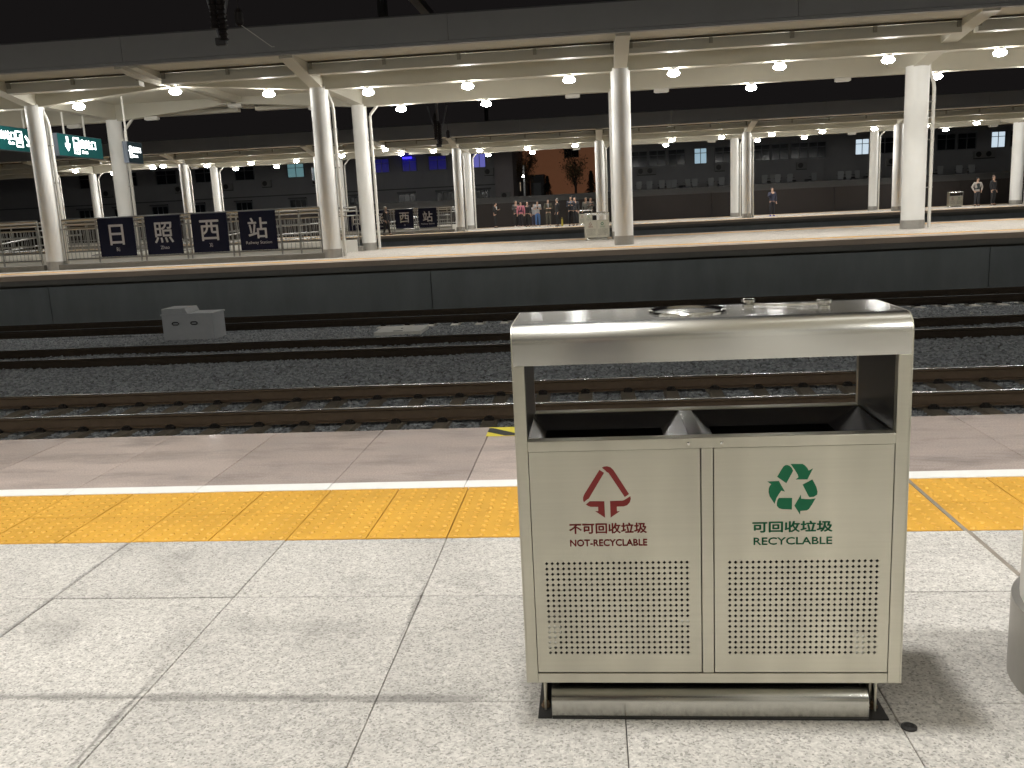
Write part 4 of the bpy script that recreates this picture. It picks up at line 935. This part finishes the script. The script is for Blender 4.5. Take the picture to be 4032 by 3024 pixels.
bg = thing('carrier_bag', 'yellow carrier bag on the floor by the long black coat', 'bag', (-1.88, 55.9, 0))
MB().add([(-.06, -.05, 0), (.06, -.05, 0), (.06, .05, 0), (-.06, .05, 0), (-.05, -.02, .42), (.05, -.02, .42), (.05, .02, .42), (-.05, .02, .42)], [(3, 2, 1, 0), (4, 5, 6, 7), (0, 1, 5, 4), (1, 2, 6, 5), (2, 3, 7, 6), (3, 0, 4, 7)]).build('sack', pm('bag_yellow', (.5, .40, .06)), bg, bevel=.01)
MB().tube([(-.04, 0, .42), (-.02, 0, .52), (.02, 0, .52), (.04, 0, .42)], .008, 5).build('handle', 'bag_yellow', bg)

# ------------------------------------------------------------------ wall, street and buildings beyond
GZ = 1.58
w = thing('retaining_wall', 'long dark brown wall behind the farthest platform', 'wall', (0, 62.6, 0)); w['kind'] = 'structure'
for i in range(-8, 9): MB().box(i*8+.01, i*8+7.99, -.1, .25, -1.7, 1.60).build('wall_panel', 'bwall', w)
MB().box(-64, 72, .3, .55, 1.55, 2.02).build('parapet', 'parapet', w)
MB().box(-64, 72, -.14, .29, 1.601, 1.72).build('coping', 'parapet', w)
def window(parent, x, y, z, wd, hg, pane, cols=2, transom=True, name='window'):
    m = MB(); t_ = .06
    m.box(-wd/2, wd/2, -.06, .04, -t_, 0).box(-wd/2, wd/2, -.06, .04, hg, hg+t_).box(-wd/2-t_, -wd/2, -.06, .04, -t_, hg+t_).box(wd/2, wd/2+t_, -.06, .04, -t_, hg+t_)
    for i in range(1, cols): m.box(-wd/2+wd*i/cols-.025, -wd/2+wd*i/cols+.025, -.05, .035, 0, hg)
    if transom: m.box(-wd/2, wd/2, -.048, .033, hg*.68, hg*.68+.05)
    f = m.build(name, 'frame', parent, (x, y, z))
    MB().box(-wd/2, wd/2, .0, .03, 0, hg).build('pane', pane, f)
    return f
def ac(parent, x, y, z):
    o = MB().box(-.42, .42, -.36, 0, 0, .58).build('air_conditioner', 'ac', parent, (x, y, z))
    MB().lathe([(.22, 0), (.22, -.012), (.05, -.012), (.03, -.02)], 14, (-.12, -.362, .30), ax='y').build('fan_grille', 'dark', o)
    MB().box(-.40, .40, -.34, 0, -.06, -.002).build('bracket', 'dark', o)
b1 = thing('office_building', 'grey two storey building with one lit teal window and blue lit windows on the left', 'building', (0, 80, GZ))
MB().box(-62, -8.4, .05, 12, -.2, 6.4).build('wall', 'facade', b1)
MB().box(-8.39, -6.8, -.25, 12, -.2, 6.4).build('corner_pier', 'facade_pale', b1)
MB().box(-62.2, -6.6, -.35, 12.2, 6.4, 6.6).build('roof', 'facade_dark', b1)
MB().box(-62, -8.41, -.02, .05, 1.75, 1.85).build('string_course', 'facade_dark', b1)
for x, pn, wd in ((-45.5, 'pane', 1.8), (-41.8, 'pane', 1.6), (-38.2, 'pane', 1.8), (-34.6, 'pane', 1.7), (-30.9, 'pane', 1.7), (-26.18, 'pane_teal', 1.44), (-22.6, 'pane', 1.6), (-18.4, 'pane_blue', 1.3), (-15.9, 'pane_blue', 1.2), (-13.4, 'pane_blue', 1.5), (-9.7, 'pane_violet', 1.0)):
    window(b1, x, -.0, 3.33, wd, 1.12, pn, 2, pn != 'pane_violet')
for x in (-46.1, -42.7, -39.1, -35.6, -31.2, -26.2, -21.3, -16.3, -12.9, -9.6):
    f = window(b1, x, 0, .62, 1.45 if x < -10 else 1.1, .72, 'pane', 3, False)
    MB().box(-.8, .8, -.42, -.062, .80, .92).build('awning', 'facade_dark', f)
    MB().tube([(-.72, -.12, .05), (.72, -.12, .05)], .014, 4).tube([(-.72, -.12, .70), (.72, -.12, .70)], .014, 4).build('grille_bars', 'galv', f)
for x, z in ((-43.8, 2.45), (-37.0, 2.5), (-32.5, 2.5), (-28.9, 2.6), (-24.3, 2.5), (-20.2, 2.55), (-8.9, 2.6)): ac(b1, x, .04, z)
MB().box(-16.4, -15.6, -.35, -.30, 4.36, 4.50).build('neon_strip', 'neon', b1)
ac(b1, -7.5, -.26, .5)
b2 = thing('orange_building', 'orange walled building glowing behind bare trees in the centre', 'building', (0, 96, GZ))
MB().box(-8.0, 3.2, 0, 10, -.2, 7.0).build('wall', 'facade_orange_glow', b2)
MB().box(-8.2, 3.4, -.2, 10.2, 7.0, 7.2).build('roof', 'facade_dark', b2)
window(b2, -2.0, -.02, 4.6, 1.4, .8, 'pane', 2, False)
sh_ = thing('shed', 'dark flat roofed shed in front of the orange wall', 'building', (-5.1, 86, GZ))
MB().box(-.62, .62, 0, 3, -.1, 2.55).build('wall', 'facade_dark', sh_); MB().box(-.7, .7, -.1, 3.1, 2.55, 2.65).build('roof', 'dark', sh_)
MB().box(-.35, .35, -.03, .02, 0, 1.9).build('door', 'frame', sh_)
kio = thing('kiosk', 'low dark building with one small warm lit window behind the light pole', 'building', (-6.9, 87, GZ))
MB().box(-1.1, .9, 0, 3, -.1, 2.6).build('wall', 'facade_dark', kio); MB().box(-1.2, 1.0, -.12, 3.1, 2.6, 2.72).build('roof', 'dark', kio)
window(kio, -.12, -.02, 1.25, .62, .8, 'pane_warm', 3, True)
b3 = thing('dormitory_building', 'long dark grey building with three lit windows on the right', 'building', (0, 80, GZ))
MB().box(1.2, 19.6, .05, 12, -.2, 6.3).build('wall', 'facade', b3); MB().box(19.6, 70, .35, 12, -.2, 6.3).build('wall', 'facade', b3)
MB().box(1.0, 70.2, -.3, 12.2, 6.3, 6.5).build('roof', 'facade_dark', b3)
for x, pn in ((2.4, 'pane'), (4.1, 'pane'), (5.65, 'pane'), (7.28, 'pane'), (9.3, 'pane_lit'), (11.2, 'pane'), (12.9, 'pane'), (14.4, 'pane'), (15.92, 'pane'), (17.55, 'pane'), (19.0, 'pane')): window(b3, x, 0, 2.66, 1.34 if pn == 'pane' else .98, 1.22, pn, 2)
for x, pn in ((22.75, 'pane_lit2'), (24.6, 'pane'), (27.3, 'pane'), (29.55, 'pane'), (31.2, 'pane'), (33.7, 'pane_lit2'), (35.4, 'pane'), (37.2, 'pane'), (40, 'pane'), (42, 'pane')): window(b3, x, .3, 2.72, 1.4 if pn == 'pane' else 1.05, 1.22, pn, 2)
for x, z in ((4.3, 1.95), (5.1, 1.95), (10.9, 1.95), (17.7, 1.75), (25.2, 1.7), (32.2, 1.9), (33.0, 1.9), (38.5, 1.9)): ac(b3, x, .03 if x < 19 else .33, z)
# scooters parked along the parapet
def scooter(c):
    t = thing('parked_scooter', 'scooter', 'scooter')
    wm = MB().lathe([(.13, -.045), (.23, -.04), (.24, 0), (.23, .04), (.13, .045)], 14, ax='x').mesh('wheel', 'black', True)
    for y in (-.62, .58): link('wheel', wm, t, (0, y, .24))
    MB().prism([(-.50, .30), (-.40, .22), (.30, .22), (.75, .50), (.75, .68), (.10, .72), (.05, .42), (-.28, .34), (-.40, .85), (-.50, .85)], 'x', -.15, .15).build('body', c, t, bevel=.03)
    MB().box(-.13, .13, .05, .72, .73, .82).build('seat', 'black', t, bevel=.03)
    MB().tube([(-.33, -.38, 1.02), (0, -.46, .95), (.33, -.38, 1.02)], .02, 6).build('handlebar', 'dark', t)
    MB().add([(-.20, -.62, .70), (.20, -.62, .70), (.24, -.52, 1.30), (-.24, -.52, 1.30), (-.20, -.60, .70), (.20, -.60, .70), (.24, -.50, 1.30), (-.24, -.50, 1.30)], [(0, 1, 2, 3), (4, 5, 6, 7), (0, 1, 5, 4), (1, 2, 6, 5), (2, 3, 7, 6), (3, 0, 4, 7)]).build('windshield', 'sc_glass', t)
    MB().lathe([(.06, 0), (.05, -.03)], 10, (0, -.52, .80), ax='y').build('headlight', 'pipe', t)
    return t
pm('sc_glass', (.34, .35, .35), .25); pm('sc_a', (.10, .10, .11), .4); pm('sc_b', (.22, .22, .23), .4)
sxa, sxb = scooter('sc_a'), scooter('sc_b'); i = 0
spots = [3.9, 4.7, 5.6, 6.0, 6.7, 7.5, 8.3, 9.6, 10.4, 14.1, 14.6, 15.0, 16.1, 17.6, 19.9, 20.4, 21.0, 22.0, 22.7, 24.4, 25.1, 25.6, 26.6, 27.3, 29.0, 30.0]
for k, x in enumerate(spots):
    src = (sxa, sxb)[k % 2]; loc = (x, 76+.25*math.sin(k*2.1), GZ); rz = random.uniform(-.5, .5)
    lab = 'dim scooter parked in a row behind the wall of the right building'
    if k < 2: src.location = loc; src.rotation_euler = (0, 0, rz); src['label'] = lab; src['group'] = 'scooters parked behind the wall'
    else: dup(src, loc, rz, lab, 'scooters parked behind the wall')
# trees
def tree(label, x, y, hgt, rad, kind, seed):
    rnd = random.Random(seed); t = thing('bare_tree' if kind else 'fir_tree', label, 'tree', (x, y, GZ))
    m = MB(); m.tube([(0, 0, -.1), (.03, 0, hgt*.35), (0, .02, hgt*.8 if kind else hgt)], .1, 8, rs=[.13, .09, .03])
    lf = MB(); tips = []
    if kind:
        for k in range(13):
            a = rnd.uniform(0, 6.28); z0 = hgt*rnd.uniform(.22, .6); l = rad*rnd.uniform(.5, 1.0); rise = hgt*rnd.uniform(.18, .38)
            p0 = Vector((0, 0, z0)); p2 = Vector((l*math.cos(a), l*math.sin(a), z0+rise)); p1 = p0.lerp(p2, .5)+Vector((0, 0, .12*rise))
            m.tube([p0, p1, p2], .03, 5, rs=[.045, .028, .012]); tips += [p1, p2, p0.lerp(p2, .75)]
            for _ in range(2):
                q = p1.lerp(p2, rnd.random())+Vector((rnd.uniform(-.3, .3), rnd.uniform(-.3, .3), rnd.uniform(.2, .6))); m.tube([p1, q], .012, 4); tips.append(q)
        for p in tips:
            for _ in range(26):
                c_ = p+Vector((rnd.gauss(0, .24), rnd.gauss(0, .24), rnd.gauss(.08, .26))); s_ = rnd.uniform(.04, .085)
                a, b = Vector((rnd.gauss(0, 1), rnd.gauss(0, 1), rnd.gauss(0, 1))).normalized()*s_, Vector((rnd.gauss(0, 1), rnd.gauss(0, 1), rnd.gauss(0, 1))).normalized()*s_
                lf.quad(c_-a, c_-b, c_+a, c_+b)
    else:
        for _ in range(1500):
            h_ = rnd.random()**.75; z = hgt*(.08+.92*h_); r_ = rad*(1-h_)*(.75+.25*math.sin(z*9))*rnd.uniform(.35, 1.05)+.03; a = rnd.uniform(0, 6.28)
            c_ = Vector((r_*math.cos(a), r_*math.sin(a), z-.2*r_)); s_ = rnd.uniform(.05, .11)
            o_ = Vector((math.cos(a), math.sin(a), -.45))*s_*1.6; b = Vector((-math.sin(a), math.cos(a), rnd.uniform(-.4, .4)))*s_*.6
            lf.quad(c_-o_*.4, c_-b, c_+o_, c_+b)
    m.build('trunk', 'bark', t); lf.build('crown', 'leaf' if kind else 'needle', t)
tree('loose brown leaved tree in front of the orange wall', -1.45, 82, 4.6, 1.35, 1, 3)
tree('sparse brown tree at the left corner of the orange wall', -6.0, 84, 4.7, 1.0, 1, 8)
tree('dark fir tree left of the loose brown tree', -4.0, 83, 2.4, .75, 0, 5)
tree('dark fir tree right of the loose brown tree', -.05, 81.5, 2.6, .8, 0, 6)
lp = thing('street_lamp', 'slim grey pole with one small bright floodlight above the waiting people', 'street lamp', (-4.95, 67.5, GZ))
MB().tube([(0, 0, -.1), (0, 0, 2.7)], .075, 10, rs=[.085, .06]).build('pole', 'pipe_grey' if 'pipe_grey' in MT else 'galv', lp, smooth=True)
MB().box(-.10, .02, -.22, -.04, 1.84, 2.0).build('lamp_head', 'dark', lp, bevel=.02)
MB().lathe([(.07, 0), (.06, -.03), (.02, -.045)], 12, (-.04, -.221, 1.92), ax='y').build('lens', 'flood', lp) if 'flood' in MT else None
# station house behind the camera, seen only in the steel
sh2 = thing('station_house', 'cream station house wall along the back of the near platform', 'building', (0, -9.5, 0))
for a, b in ((-30, -7.2), (-5.2, -2.6), (-.9, 1.6), (3.6, 6.2), (8.2, 30)): MB().box(a, b, -.4, 0, -.001, 4.9).build('wall', 'station', sh2)
for a, b in ((-7.2, -5.2), (-2.6, -.9), (1.6, 3.6), (6.2, 8.2)):
    d_ = MB().box(a+.05, b-.05, -.3, -.25, 0, 2.6).build('door', 'glass_dark', sh2); MB().box(a+.001, b-.001, -.4, 0, 2.65, 4.9).build('lintel', 'station', sh2)
